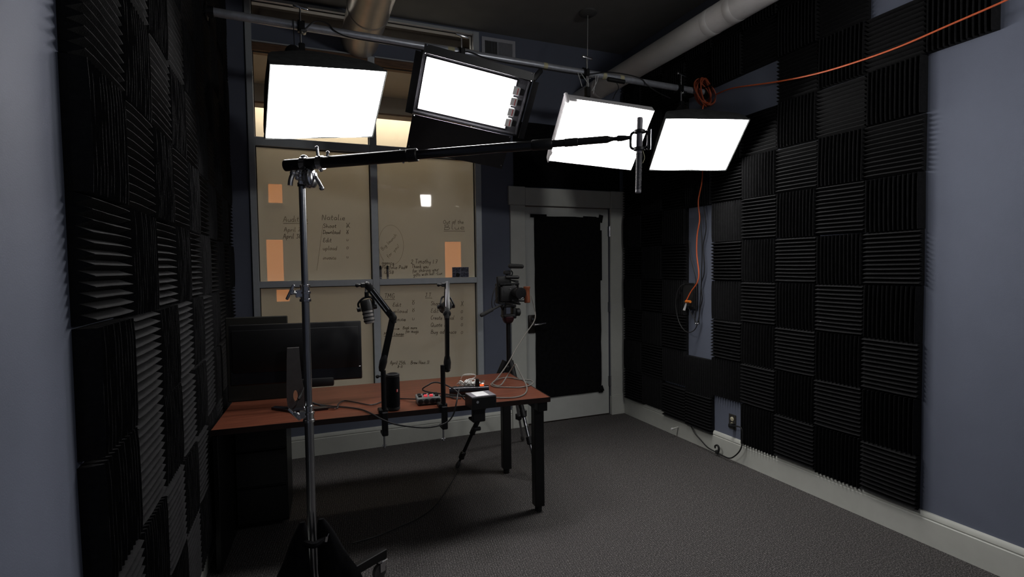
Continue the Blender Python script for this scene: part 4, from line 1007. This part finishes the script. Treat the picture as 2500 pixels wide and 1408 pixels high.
# black cables across the desk
kc1 = thing('monitor_cable', dp(.9, .15), 'black cable running from the monitor base along the desk to the mixer', 'cable')
MB().tube([PZ(752, 981, zq + .01), PZ(790, 992, zq), PZ(822, 996, zq), PZ(826, 986, zq + .01), PZ(840, 978, zq), PZ(870, 982, zq), PZ(905, 988, zq), PZ(930, 981, zq), PZ(950, 972, zq), PZ(985, 973, zq), PZ(1018, 974, zq + .02)], .0038, n=6).build('cable', 'cable_black', kc1)
MB().cyl(PZ(803, 995, zq + .004), PZ(818, 996, zq + .004), .0055, n=8).build('connector', 'chrome', kc1)
kc2 = thing('microphone_cable', PY(1000, 1040, 2.80), 'black cable drooping below the front desk edge between the microphone arms', 'cable')
MB().tube([PZ(740, 972, zq + .05), PZ(775, 986, zq + .01), PZ(810, 991, zq), PZ(850, 994, zq), PZ(885, 1000, zq), PZ(912, 1012, zq + .002), PY(930, 1022, 2.80), PY(960, 1034, 2.79), PY(1000, 1041, 2.79), PY(1045, 1043, 2.79), PY(1085, 1034, 2.785), PY(1105, 1015, 2.785), PY(1114, 985, 2.79), PY(1117, 965, 2.83), PY(1121, 950, 2.92)], .0042, n=6).build('cable', 'cable_black', kc2)
kc3 = thing('mixer_cable', PZ(1060, 960, DZ), 'short black cable arching from the mixer to the power box', 'cable')
MB().tube([mxp(-.05, -.066, .022), mxp(-.048, -.07, .05), PY(1038, 955, 2.98), PY(1048, 938, 2.98), PY(1064, 933, 2.98), PY(1085, 938, 2.98), PY(1108, 950, 2.95), PY(1125, 965, 2.92), PY(1136, 976, 2.90), PZ(1143, 980, DZ + .02)], .0042, n=6).build('cable', 'cable_black', kc3)
MB().tube([mxp(.06, .03, .02), PZ(1078, 967, zq), PZ(1090, 966, zq), PZ(1110, 972, zq), PZ(1125, 972, zq)], .004, n=6).build('adapter_lead', 'cable_black', kc3)
kc4 = thing('monitor_lead', PZ(735, 975, DZ), 'black lead with a ferrite lump hanging behind the monitor stand', 'cable')
MB().tube([PY(742, 945, 3.14), PY(735, 962, 3.12), PY(730, 975, 3.10), PY(722, 990, 3.09), PZ(715, 998, zq + .02)], .004, n=6).build('cable', 'cable_black', kc4)
MB().cyl(PY(736, 962, 3.115), PY(729, 974, 3.10), .0095, n=10).build('ferrite', 'black_plastic', kc4)
fk = thing('floor_cable', (.6, 3.0, 0), 'long black cable lying on the carpet under the desk', 'cable')
MB().tube([PZ(1128, 1130, .006), PZ(1112, 1160, .006), PZ(1090, 1195, .006), PZ(1060, 1235, .006), PZ(1020, 1265, .006), PZ(975, 1285, .006), PZ(920, 1308, .006), PZ(860, 1325, .006)], .0045, n=6).build('cable', 'cable_black', fk)
# ============================================================ camera on tripod behind the desk
TX, TY = 1.505, 3.75
tp = thing('camera_tripod', (TX, TY, 0), 'black tripod with silver lower legs standing behind the desk', 'tripod')
MB().cyl((TX, TY, .62), (TX, TY, 1.10), .017, n=18).build('centre_column', 'black_metal', tp)
MB().lathe([(.022, -.03), (.035, -.02), (.035, .02), (.024, .03)], (TX, TY, .735), (0, 0, 1), 18).build('spreader_hub', 'black_plastic', tp)
f1, f2 = V(1.557, 3.343, .012), V(1.09, 3.80, .012); f3 = V(1.80, 4.18, .012)
for ft in (f1, f2, f3):
    hub = V(TX, TY, .80); d = ft - hub; d0 = V(d.x, d.y, 0).normalized()
    a = hub + d0 * .03; d = ft - a
    ku = .66 if ft is f2 else .46
    lg = MB().cyl(a, a + d * (ku + .01), .021, .019, n=14).build('leg', 'black_metal', tp)
    cola, colb = ('black_metal', 'black_metal') if ft is f2 else ('steel', 'steel')
    MB().cyl(a + d * (ku - .01), a + d * (ku + .24), .013, n=14).build('middle_section', cola, lg)
    MB().cyl(a + d * (ku + .22), a + d * .97, .0095, n=12).build('lower_section', colb, lg)
    for q in (ku, ku + .225): 
        p = a + d * q; MB().lathe([(.014, -.03), (.021, -.024), (.021, .024), (.014, .03)], p, d, 14).box(p - d0.cross(V(0, 0, 1)) * .02, (.02, .016, .05), None, .004).build('leg_lock', 'black_plastic', lg)
    MB().lathe([(.010, -.04), (.017, -.02), (.017, 0), (.012, .012)], a + d * .985, d, 14).build('rubber_foot', 'monitor_stand', lg)
    MB().cyl(V(TX, TY, .735), V(TX, TY, .735) + V(d0.x, d0.y, 0) * .12 + V(0, 0, -.06), .006, n=8).build('brace', 'black_metal', lg)
MB().lathe([(.02, 0), (.034, .01), (.044, .03), (.046, .05), (.040, .056)], (TX, TY, 1.085), (0, 0, 1), 24).build('bowl', 'maroon', tp)
hd_ = MB().box((TX - .036, TY, 1.175), (.022, .06, .09), None, .006, 2).box((TX + .045, TY, 1.165), (.03, .06, .085), None, .008, 2).box((TX, TY, 1.145), (.10, .07, .022), None, .006).box((TX, TY, 1.22), (.11, .075, .02), None, .005).build('fluid_head', 'black_plastic', tp)
MB().lathe([(.02, 0), (.03, .006), (.03, .03), (.022, .036)], (TX + .058, TY - .01, 1.17), (1, -.1, 0), 20).build('drag_knob', 'black_plastic', hd_)
pa, pb_ = PY(1222, 745, TY - .06), PY(1176, 769, TY - .12)
MB().cyl(V(TX - .04, TY, 1.19), pa, .008, n=10).cyl(pa, pb_, .0075, .0075, n=10).cyl(pa + (pb_ - pa) * .45, pb_, .0135, .0145, n=14).ball(pb_, .0145, 12).build('pan_handle', 'black_rubber', hd_)
# cine camera rig
CZ = 1.315
rg = thing('video_camera', (TX, TY, 1.23), 'black video camera rig with a wooden side handle on the tripod', 'camera')
body = MB().box((TX + .005, TY + .02, CZ), (.125, .10, .125), None, .012, 2).box((TX - .05, TY + .01, CZ - .005), (.035, .075, .115), None, .01, 2).build('camera_body', 'black_plastic', rg)
ld = V(.10, -1, -.04).normalized(); lo = V(TX + .045, TY - .03, CZ + .008)
MB().lathe([(.030, 0), (.036, .01), (.036, .03), (.040, .035), (.040, .075), (.037, .08), (.044, .085), (.044, .10), (.038, .101)], lo, ld, 28).build('lens', 'black_metal', rg)
MB().lathe([(.036, 0), (.034, .0015), (.015, .004), (.003, .005)], lo + ld * .094, ld, 28).build('lens_glass', 'black_gloss', rg)
MB().tube([lo + ld * .098 + V(-.018, 0, -.030), lo + ld * .098 + V(0, 0, -.037), lo + ld * .098 + V(.018, 0, -.032)], .002, n=6).build('lens_mark', 'vent_grey', rg)
cage = MB()
for z in (CZ - .072, CZ + .072): cage.box((TX + .005, TY + .01, z), (.16, .08, .012), None, .003)
for x in (-.08, .085): cage.box((TX + x, TY + .02, CZ), (.012, .05, .15), None, .003)
cage.build('cage', 'black_metal', rg)
for dx, dy in ((-.03, 0), (.03, 0)): MB().cyl((TX + dx, TY + .09, 1.243), (TX + dx, TY - .16, 1.243), .0075, n=10).build('rod', 'black_metal', rg)
MB().box((TX + .055, TY - .07, 1.262), (.10, .02, .015), Matrix.Rotation(.08, 3, 'Y'), .004).build('lever_arm', 'black_plastic', rg)
h0, h1 = PY(1286, 699, TY - .02), PY(1287, 735, TY - .02)
MB().lathe([(.024, 0), (.0265, .003), (.0265, .010), (.022, .022), (.0215, .06), (.0235, .10), (.0235, .122), (.02, .126)], h0, (h1 - h0), 22).build('wood_grip', 'wood_handle', rg)
MB().box((h0 + h1) / 2 + V(-.032, 0, .012), (.05, .03, .05), None, .006).lathe([(.018, 0), (.024, .004), (.024, .016), (.018, .02)], (h0 + h1) / 2 + V(-.06, -.01, .012), (1, 0, 0), 18).build('grip_mount', 'black_metal', rg)
# top: monitor block, handle, shotgun microphone
MB().box((TX - .045, TY + .0, 1.415), (.085, .03, .065), Matrix.Rotation(-.05, 3, 'Y'), .006, 2).build('field_monitor', 'black_plastic', rg)
MB().box((TX + .005, TY + .01, 1.40), (.05, .03, .05), None, .008, 2).cyl((TX - .02, TY - .01, 1.44), (TX + .075, TY - .02, 1.437), .014, n=14).ball((TX + .075, TY - .02, 1.437), .014, 10).build('top_handle', 'black_plastic', rg)
MB().prism([V(TX + .03, TY, 1.42), V(TX + .082, TY - .02, 1.412), V(TX + .082, TY - .02, 1.392), V(TX + .07, TY - .02, 1.392), V(TX + .03, TY, 1.41)], (0, .004, 0)).build('flag', 'black_rubber', rg)
MB().box((TX - .005, TY, 1.475), (.05, .03, .03), None, .006).tube([(TX + .012, TY, 1.452), (TX + .036, TY, 1.455), (TX + .04, TY, 1.475), (TX + .03, TY, 1.49)], .005, n=8).cyl((TX - .005, TY, 1.445), (TX - .005, TY, 1.47), .009, n=10).build('shock_mount', 'black_plastic', rg)
ma, mb2 = PY(1246, 649, TY - .02), PY(1274, 650, TY - .06)
MB().cyl(ma, mb2, .019, .0165, n=18).ball(mb2, .0165, 12).ball(ma, .018, 12).build('on_camera_microphone', 'black_rubber', rg)
MB().tube([V(TX - .085, TY, 1.39), V(TX - .12, TY - .01, 1.33), V(TX - .135, TY - .01, 1.26), V(TX - .125, TY, 1.21), V(TX - .09, TY, 1.205)], .0032, n=6).tube([V(TX - .085, TY, 1.30), V(TX - .11, TY, 1.25), V(TX - .10, TY, 1.22)], .003, n=6).build('rig_cables', 'cable_black', rg)
random.seed(3)
for k in range(14): MB().ball((TX + random.uniform(-.07, .08), TY - .034, CZ + random.uniform(-.07, .075)), random.uniform(.002, .0035), 6).build('screw', 'chrome', rg)

# ============================================================ things on the partition: markers, card, writing
YP = YB + 0.020
for px, lb in ((930, 'black dry-erase marker standing on the partition ledge against the mullion'), (947, 'black dry-erase marker standing on the ledge, second from the mullion')):
    p = PY(px + .5, 680, YB - .012); z = 1.429
    mk = thing('dry_erase_marker', (p.x, YB - .008, z), lb, 'marker')
    MB().cyl((p.x, YB - .008, z), (p.x, YB + .006, z + .020), .0085, n=14).build('end_cap', 'vent_grey', mk)
    MB().cyl((p.x, YB + .000, z + .018), (p.x, YB + .008, z + .082), .0085, n=14).build('barrel', 'marker_label', mk)
    MB().lathe([(.0095, 0), (.0095, .02), (.007, .028), (.004, .034)], (p.x, YB + .0075, z + .08), (0, .1, 1), 14).build('cap', 'black_plastic', mk)
def cardmat():
    m, nt, b = nodes('photo_card'); b.inputs['Roughness'].default_value = 0.3
    tc = nd(nt, 'ShaderNodeTexCoord'); mp = nd(nt, 'ShaderNodeMapping'); mp.inputs['Scale'].default_value = (22, 22, 30)
    nt.links.new(tc.outputs['Object'], mp.inputs['Vector'])
    v = nd(nt, 'ShaderNodeTexVoronoi'); v.inputs['Scale'].default_value = 3.0; nt.links.new(mp.outputs['Vector'], v.inputs['Vector'])
    cr = nd(nt, 'ShaderNodeValToRGB'); e = cr.color_ramp.elements; e[0].color = (.01, .012, .03, 1); e[1].color = (.16, .17, .26, 1); e[0].position = .2
    nt.links.new(v.outputs['Distance'], cr.inputs['Fac']); nt.links.new(cr.outputs['Color'], b.inputs['Base Color'])
cardmat()
a, b = PY(1104, 652, YP - .012), PY(1145, 680, YP - .012); z0 = 1.430
pc = thing('photo_card', ((a.x + b.x) / 2, YP - .012, z0), 'small glossy card with four dark photos leaning on the partition ledge', 'card')
xm, zm = (a.x + b.x) / 2, (z0 + a.z) / 2
MB().bb((a.x, YP - .010, z0), (b.x, YP - .007, a.z)).build('card', 'vent_grey', pc, smooth=0)
for (xa, xb, za, zb) in ((a.x + .002, xm - .001, zm + .001, a.z - .002), (xm + .001, b.x - .002, zm + .001, a.z - .002), (a.x + .002, xm - .001, z0 + .002, zm - .001), (xm + .001, b.x - .002, z0 + .002, zm - .001)):
    MB().bb((xa, YP - .0112, za), (xb, YP - .0101, zb)).build('photo', 'photo_card', pc, smooth=0)
MB().lathe([(.018, 0), (.018, .0008)], (a.x + .05, YP - .0113, z0 + .0205), (0, -1, 0), 18).build('round_sticker', 'olive_plastic', pc)

# single-stroke hand lettering; every glyph is a list of strokes in a 0..1 box (x right, y up)
G = {
 'a': (.5, [[(.42, .42), (.2, .48), (.05, .22), (.2, .02), (.4, .2), (.42, .42), (.42, .08), (.5, .02)]]),
 'b': (.5, [[(.08, 1), (.08, .02)], [(.08, .3), (.28, .48), (.42, .25), (.25, .0), (.08, .12)]]),
 'c': (.42, [[(.4, .4), (.2, .48), (.05, .22), (.2, .0), (.42, .1)]]),
 'd': (.5, [[(.42, .4), (.2, .46), (.05, .2), (.2, .0), (.42, .18)], [(.44, 1), (.42, .08), (.5, .02)]]),
 'e': (.42, [[(.06, .22), (.36, .28), (.3, .46), (.1, .42), (.06, .15), (.2, .0), (.42, .1)]]),
 'f': (.36, [[(.38, .9), (.24, 1), (.16, .8), (.14, -.3)], [(.0, .45), (.34, .5)]]),
 'g': (.5, [[(.4, .42), (.2, .48), (.05, .24), (.2, .04), (.4, .24), (.42, .42), (.38, -.3), (.15, -.38), (.06, -.22)]]),
 'h': (.5, [[(.08, 1), (.08, .0)], [(.08, .28), (.26, .48), (.4, .36), (.4, .06), (.5, .02)]]),
 'i': (.24, [[(.1, .46), (.1, .06), (.22, .04)], [(.1, .68), (.12, .72)]]),
 'k': (.44, [[(.08, 1), (.08, .0)], [(.38, .46), (.1, .22), (.42, .0)]]),
 'l': (.26, [[(.1, 1), (.1, .1), (.24, .02)]]),
 'm': (.7, [[(.06, .46), (.06, .0)], [(.06, .3), (.2, .48), (.3, .34), (.3, .0)], [(.3, .3), (.46, .48), (.56, .34), (.56, .06), (.66, .02)]]),
 'n': (.5, [[(.06, .46), (.06, .0)], [(.06, .28), (.24, .48), (.38, .34), (.38, .06), (.48, .02)]]),
 'o': (.46, [[(.24, .48), (.06, .3), (.12, .04), (.32, .02), (.42, .26), (.24, .48), (.46, .42)]]),
 'p': (.5, [[(.08, .46), (.06, -.4)], [(.08, .3), (.28, .48), (.42, .24), (.24, .0), (.08, .1)]]),
 'r': (.36, [[(.06, .46), (.08, .0)], [(.08, .28), (.2, .46), (.36, .42)]]),
 's': (.38, [[(.34, .42), (.16, .48), (.1, .32), (.3, .18), (.24, .0), (.04, .06)]]),
 't': (.36, [[(.16, .85), (.14, .1), (.34, .04)], [(.0, .52), (.34, .54)]]),
 'u': (.5, [[(.06, .46), (.08, .1), (.24, .0), (.4, .16), (.42, .46)], [(.42, .4), (.42, .06), (.5, .02)]]),
 'v': (.44, [[(.04, .46), (.2, .0), (.38, .46), (.44, .42)]]),
 'w': (.64, [[(.04, .46), (.16, .0), (.3, .36), (.44, .0), (.58, .46)]]),
 'x': (.44, [[(.04, .46), (.4, .0)], [(.4, .46), (.04, .0)]]),
 'y': (.48, [[(.06, .46), (.1, .16), (.26, .1), (.4, .46)], [(.4, .46), (.34, -.2), (.14, -.38)]]),
 'A': (.62, [[(.02, .0), (.3, .95), (.54, .0)], [(.1, .38), (.52, .36)]]),
 'B': (.62, [[(.1, .95), (.08, .0)], [(.02, .9), (.4, .96), (.4, .58), (.12, .5), (.52, .42), (.48, .04), (.04, .0)]]),
 'C': (.55, [[(.5, .85), (.28, .95), (.06, .5), (.22, .02), (.52, .12)]]),
 'D': (.6, [[(.1, .95), (.08, .0)], [(.02, .94), (.5, .8), (.54, .25), (.06, .0)]]),
 'E': (.5, [[(.45, .9), (.2, .95), (.12, .7), (.3, .52), (.1, .4), (.12, .05), (.46, .06)]]),
 'G': (.6, [[(.5, .85), (.25, .95), (.05, .5), (.2, .02), (.5, .08), (.5, .42), (.3, .42)]]),
 'H': (.6, [[(.08, .95), (.06, .0)], [(.5, .95), (.5, .0)], [(.06, .48), (.5, .5)]]),
 'I': (.25, [[(.1, .95), (.1, .0)]]),
 'J': (.5, [[(.02, .92), (.44, .94)], [(.28, .92), (.26, .1), (.1, .0), (.02, .16)]]),
 'L': (.5, [[(.1, .95), (.08, .02), (.46, .04)]]),
 'M': (.75, [[(.04, .0), (.1, .95), (.34, .3), (.58, .95), (.66, .0)]]),
 'N': (.65, [[(.06, .0), (.1, .95), (.48, .04), (.54, .95)]]),
 'O': (.62, [[(.3, .95), (.04, .6), (.14, .04), (.46, .06), (.56, .6), (.3, .95)]]),
 'P': (.55, [[(.1, .95), (.08, .0)], [(.02, .9), (.42, .92), (.44, .5), (.1, .44)]]),
 'Q': (.62, [[(.3, .95), (.04, .6), (.14, .04), (.46, .06), (.56, .6), (.3, .95)], [(.34, .24), (.6, -.06)]]),
 'S': (.5, [[(.46, .84), (.26, .96), (.08, .74), (.42, .4), (.36, .04), (.04, .1)]]),
 'T': (.55, [[(.0, .92), (.54, .95)], [(.28, .93), (.26, .0)]]),
 'U': (.6, [[(.06, .95), (.1, .12), (.3, .0), (.48, .16), (.5, .95)]]),
 '0': (.5, [[(.25, .9), (.06, .5), (.2, .02), (.42, .4), (.25, .9)]]),
 '1': (.26, [[(.12, .92), (.1, .0)]]),
 '2': (.5, [[(.04, .75), (.22, .94), (.4, .7), (.04, .04), (.48, .06)]]),
 '3': (.5, [[(.04, .9), (.4, .9), (.2, .55), (.42, .3), (.24, .0), (.03, .1)]]),
 '5': (.5, [[(.42, .92), (.12, .9), (.1, .55), (.38, .48), (.36, .06), (.04, .04)]]),
 '7': (.5, [[(.04, .9), (.44, .92), (.18, .0)], [(.08, .45), (.42, .48)]]),
 '8': (.5, [[(.36, .8), (.2, .94), (.1, .74), (.38, .36), (.22, .0), (.06, .2), (.36, .66), (.36, .8)]]),
 '-': (.4, [[(.04, .38), (.34, .4)]]), '.': (.2, [[(.08, .0), (.12, .04)]]), '!': (.24, [[(.12, .95), (.1, .28)], [(.1, .04), (.12, .0)]]),
 ':': (.22, [[(.1, .5), (.1, .56)], [(.1, .1), (.1, .16)]]), '#': (.6, [[(.2, .9), (.14, .1)], [(.44, .9), (.38, .1)], [(.04, .62), (.56, .66)], [(.02, .34), (.54, .38)]]), ' ': (.34, []),
 '>': (.9, [[(.0, .4), (.85, .42)], [(.62, .62), (.88, .42), (.6, .2)]]),
 '[': (.5, [[(.05, .85), (.05, .1), (.42, .1), (.42, .85), (.05, .85)]]), '_': (.5, [[(.05, .8), (.05, .1), (.42, .1), (.42, .7)]]),
 'X': (.6, [[(.02, .95), (.56, .02)], [(.5, .98), (.08, .0)]]),
}
def stroke(mb, pts, wd):
    pts = catmull([V(p.x, p.y, p.z) for p in pts], 4) if len(pts) > 2 else pts
    L = len(pts); vs = []; N_ = V(0, 1, 0)
    for i, p in enumerate(pts):
        t = (pts[min(i + 1, L - 1)] - pts[max(i - 1, 0)])
        t = t.normalized() if t.length > 1e-7 else V(1, 0, 0)
        s = t.cross(N_) * (wd / 2)
        vs += [p + s, p - s]
    mb.add(vs, [(2 * i, 2 * i + 1, 2 * i + 3, 2 * i + 2) for i in range(L - 1)])
def write(pane, text, px0, px1, py, hpx, ink='marker_ink', wd=.0036, ang=0.0, under=False):
    """write text along picture columns px0..px1 with its base line at row py, onto the pane"""
    rnd = random.Random(text)
    w = sum(G[ch][0] + .06 for ch in text)
    A, Bq = PY(px0, py, YP), PY(px1, py + ang, YP)
    d = (Bq - A); d.y = 0; Lm = d.length; d.normalize(); up = V(-d.z, 0, d.x)
    hm = hpx * (PY(px0, py - 10, YP).z - A.z) / 10
    sx = Lm / max(w, .1); cur = 0.0; mb = MB()
    for ch in text:
        jy = rnd.uniform(-.05, .05); js = rnd.uniform(.92, 1.08)
        for st_ in G[ch][1]:
            pts = [A + d * ((cur + x) * sx + y * hm * .12) + up * ((y * js + jy) * hm) for x, y in st_]
            for p in pts: p.y = YP - .0015
            stroke(mb, pts, wd)
        cur += G[ch][0] + .06
    if under:
        stroke(mb, [A - up * hm * .32 + V(0, -.0015, 0), (A + Bq) / 2 - up * hm * .30 + V(0, -.0015, 0), Bq - up * hm * .34 + V(0, -.0015, 0)], wd)
    for v in mb.v: v.y = YP - .0015
    o = mb.build('handwriting', ink, pane, smooth=0)
    o['label'] = 'handwritten marker note on the frosted glass'
    return o
L1, R1, R0 = PANES[0, 1], PANES[1, 1], PANES[1, 0]
F_ = 'marker_ink_faint'
write(L1, 'Audition', 691, 752, 541, 14, F_, under=True); write(L1, 'April 2-', 693, 741, 565, 11, F_); write(L1, 'April 30', 691, 736, 582, 12)
write(L1, 'Natalie', 785, 843, 537, 13, under=False)
for tx, x1, y, ink in (('Shoot', 822, 556, 'marker_ink'), ('Download', 831, 571, 'marker_ink'), ('Edit', 810, 591, 'marker_ink'), ('upload', 823, 610, F_), ('invoice', 821, 633, F_)):
    write(L1, tx, 788, x1, y, 10, ink)
for k, y in enumerate((554, 571, 588, 608, 630)): write(L1, '[' if k == 3 else '_', 846, 851, y, 6, 'marker_ink', .003)
write(L1, 'X', 844, 856, 556, 12); write(L1, 'X', 845, 852, 570, 9)
write(L1, '1', 773, 775, 660, 130, F_, .002)
write(R1, 'Out of the', 1082, 1132, 546, 9); write(R1, 'BluE'.replace('E', 'e'), 1083, 1135, 560, 13, under=True)
write(R1, 'Big launch', 934, 970, 612, 8, F_, .0028, ang=-38); write(R1, 'for you!', 948, 976, 630, 8, F_, .0028, ang=-30)
mb = MB(); ctr = PY(955, 598, YP)
stroke(mb, [V(ctr.x + .105 * math.cos(a * .31), YP - .0015, ctr.z + .17 * math.sin(a * .31)) for a in range(-5, 14)], .002); mb.build('drawn_circle', F_, R1, smooth=0)
write(R1, 'agency', 932, 962, 645, 9); write(R1, 'Portfolio Pad#', 932, 995, 656, 9); write(R1, '12:58', 937, 962, 668, 8)
write(R1, '2 Timothy 1:7', 1003, 1068, 643, 11); write(R1, 'Thank you', 1005, 1046, 654, 9); write(R1, 'for sharing your', 1007, 1072, 665, 9, ang=-4); write(R1, 'gifts with me! -Lux', 1009, 1080, 674, 8, ang=-4)
write(R0, 'TMG', 938, 964, 727, 11, under=True); write(R0, 'Edit', 958, 980, 748, 9); write(R0, 'upload', 955, 995, 763, 9); write(R0, 'invoice', 950, 991, 783, 9)
for y in (743, 761, 781): write(R0, '_', 1006, 1012, y, 7, 'marker_ink', .003)
write(R0, 'X', 1005, 1013, 738, 6, F_); write(R0, 'X', 1006, 1013, 758, 6, F_)
write(R0, 'J.T.', 1038, 1055, 724, 10, under=True)
for tx, x1, y in (('Shoot', 1078, 745), ('Edit', 1071, 763), ('Create Social', 1109, 780), ('Quote ad', 1096, 797), ('Buy ad space', 1114, 814)): write(R0, tx, 1051, x1, y, 10)
write(R0, 'X', 1124, 1132, 747, 12)
for y in (764, 780, 796, 815): write(R0, '[', 1125, 1130, y, 7, 'marker_ink', .003)
write(R0, '>', 960, 976, 806, 9); write(R0, 'Book more', 983, 1018, 803, 7); write(R0, 'for mags', 990, 1022, 812, 8)
write(R0, 'Media Lounge', 937, 986, 818, 8, under=True)
write(R0, 'April 25th.', 952, 992, 889, 9); write(R0, 'Brew Haus 31', 1002, 1048, 888, 9); write(R0, '8-11', 970, 983, 898, 7)

# ============================================================ LED panel behind the camera (its image shows in the glass)
lc = V(2.21, -.5, 2.755)
ll = thing('led_panel', (lc.x, lc.y, 0), 'small rectangular LED panel on a tall stand, mirrored in the glass partition', 'studio light')
ln = V(-.12, 1, -.12).normalized(); lx = ln.cross(V(0, 0, 1)).normalized(); ly = lx.cross(ln)
LB = basis(lx, ly, lx.cross(ly))
MB().box(lc - ln * .03, (.36, .24, .05), LB, .006).build('housing', 'black_metal', ll)
MB().box(lc, (.32, .20, .006), LB).build('light_face', 'rear_glow', ll, smooth=0)
for a_, e_, w_, an in ((lx, ly, .10, .6), (lx, -ly, .10, .22), (ly, lx, .16, .5), (ly, -lx, .16, .25)):
    d_ = (ln * math.cos(an) + e_ * math.sin(an)).normalized(); hw = (.17 if a_ is lx else .11)
    p_ = lc + e_ * (w_ + .012)
    MB().prism([p_ - a_ * hw, p_ + a_ * hw, p_ + a_ * hw * 1.5 + d_ * .30, p_ - a_ * hw * 1.5 + d_ * .30], e_ * .003).build('barn_door', 'black_cloth', ll, smooth=0)  # flaps added to keep this lamp off the near floor and left wall
MB().cyl((lc.x, lc.y - .05, .5), (lc.x, lc.y - .05, 2.72), .014, n=14).build('pole', 'black_metal', ll)
for k in range(3):
    a = 1.0 + k * 2.094
    MB().cyl((lc.x, lc.y - .05, .75), (lc.x + .5 * math.cos(a), lc.y - .05 + .5 * math.sin(a), .012), .01, n=10).build('leg', 'black_metal', ll)
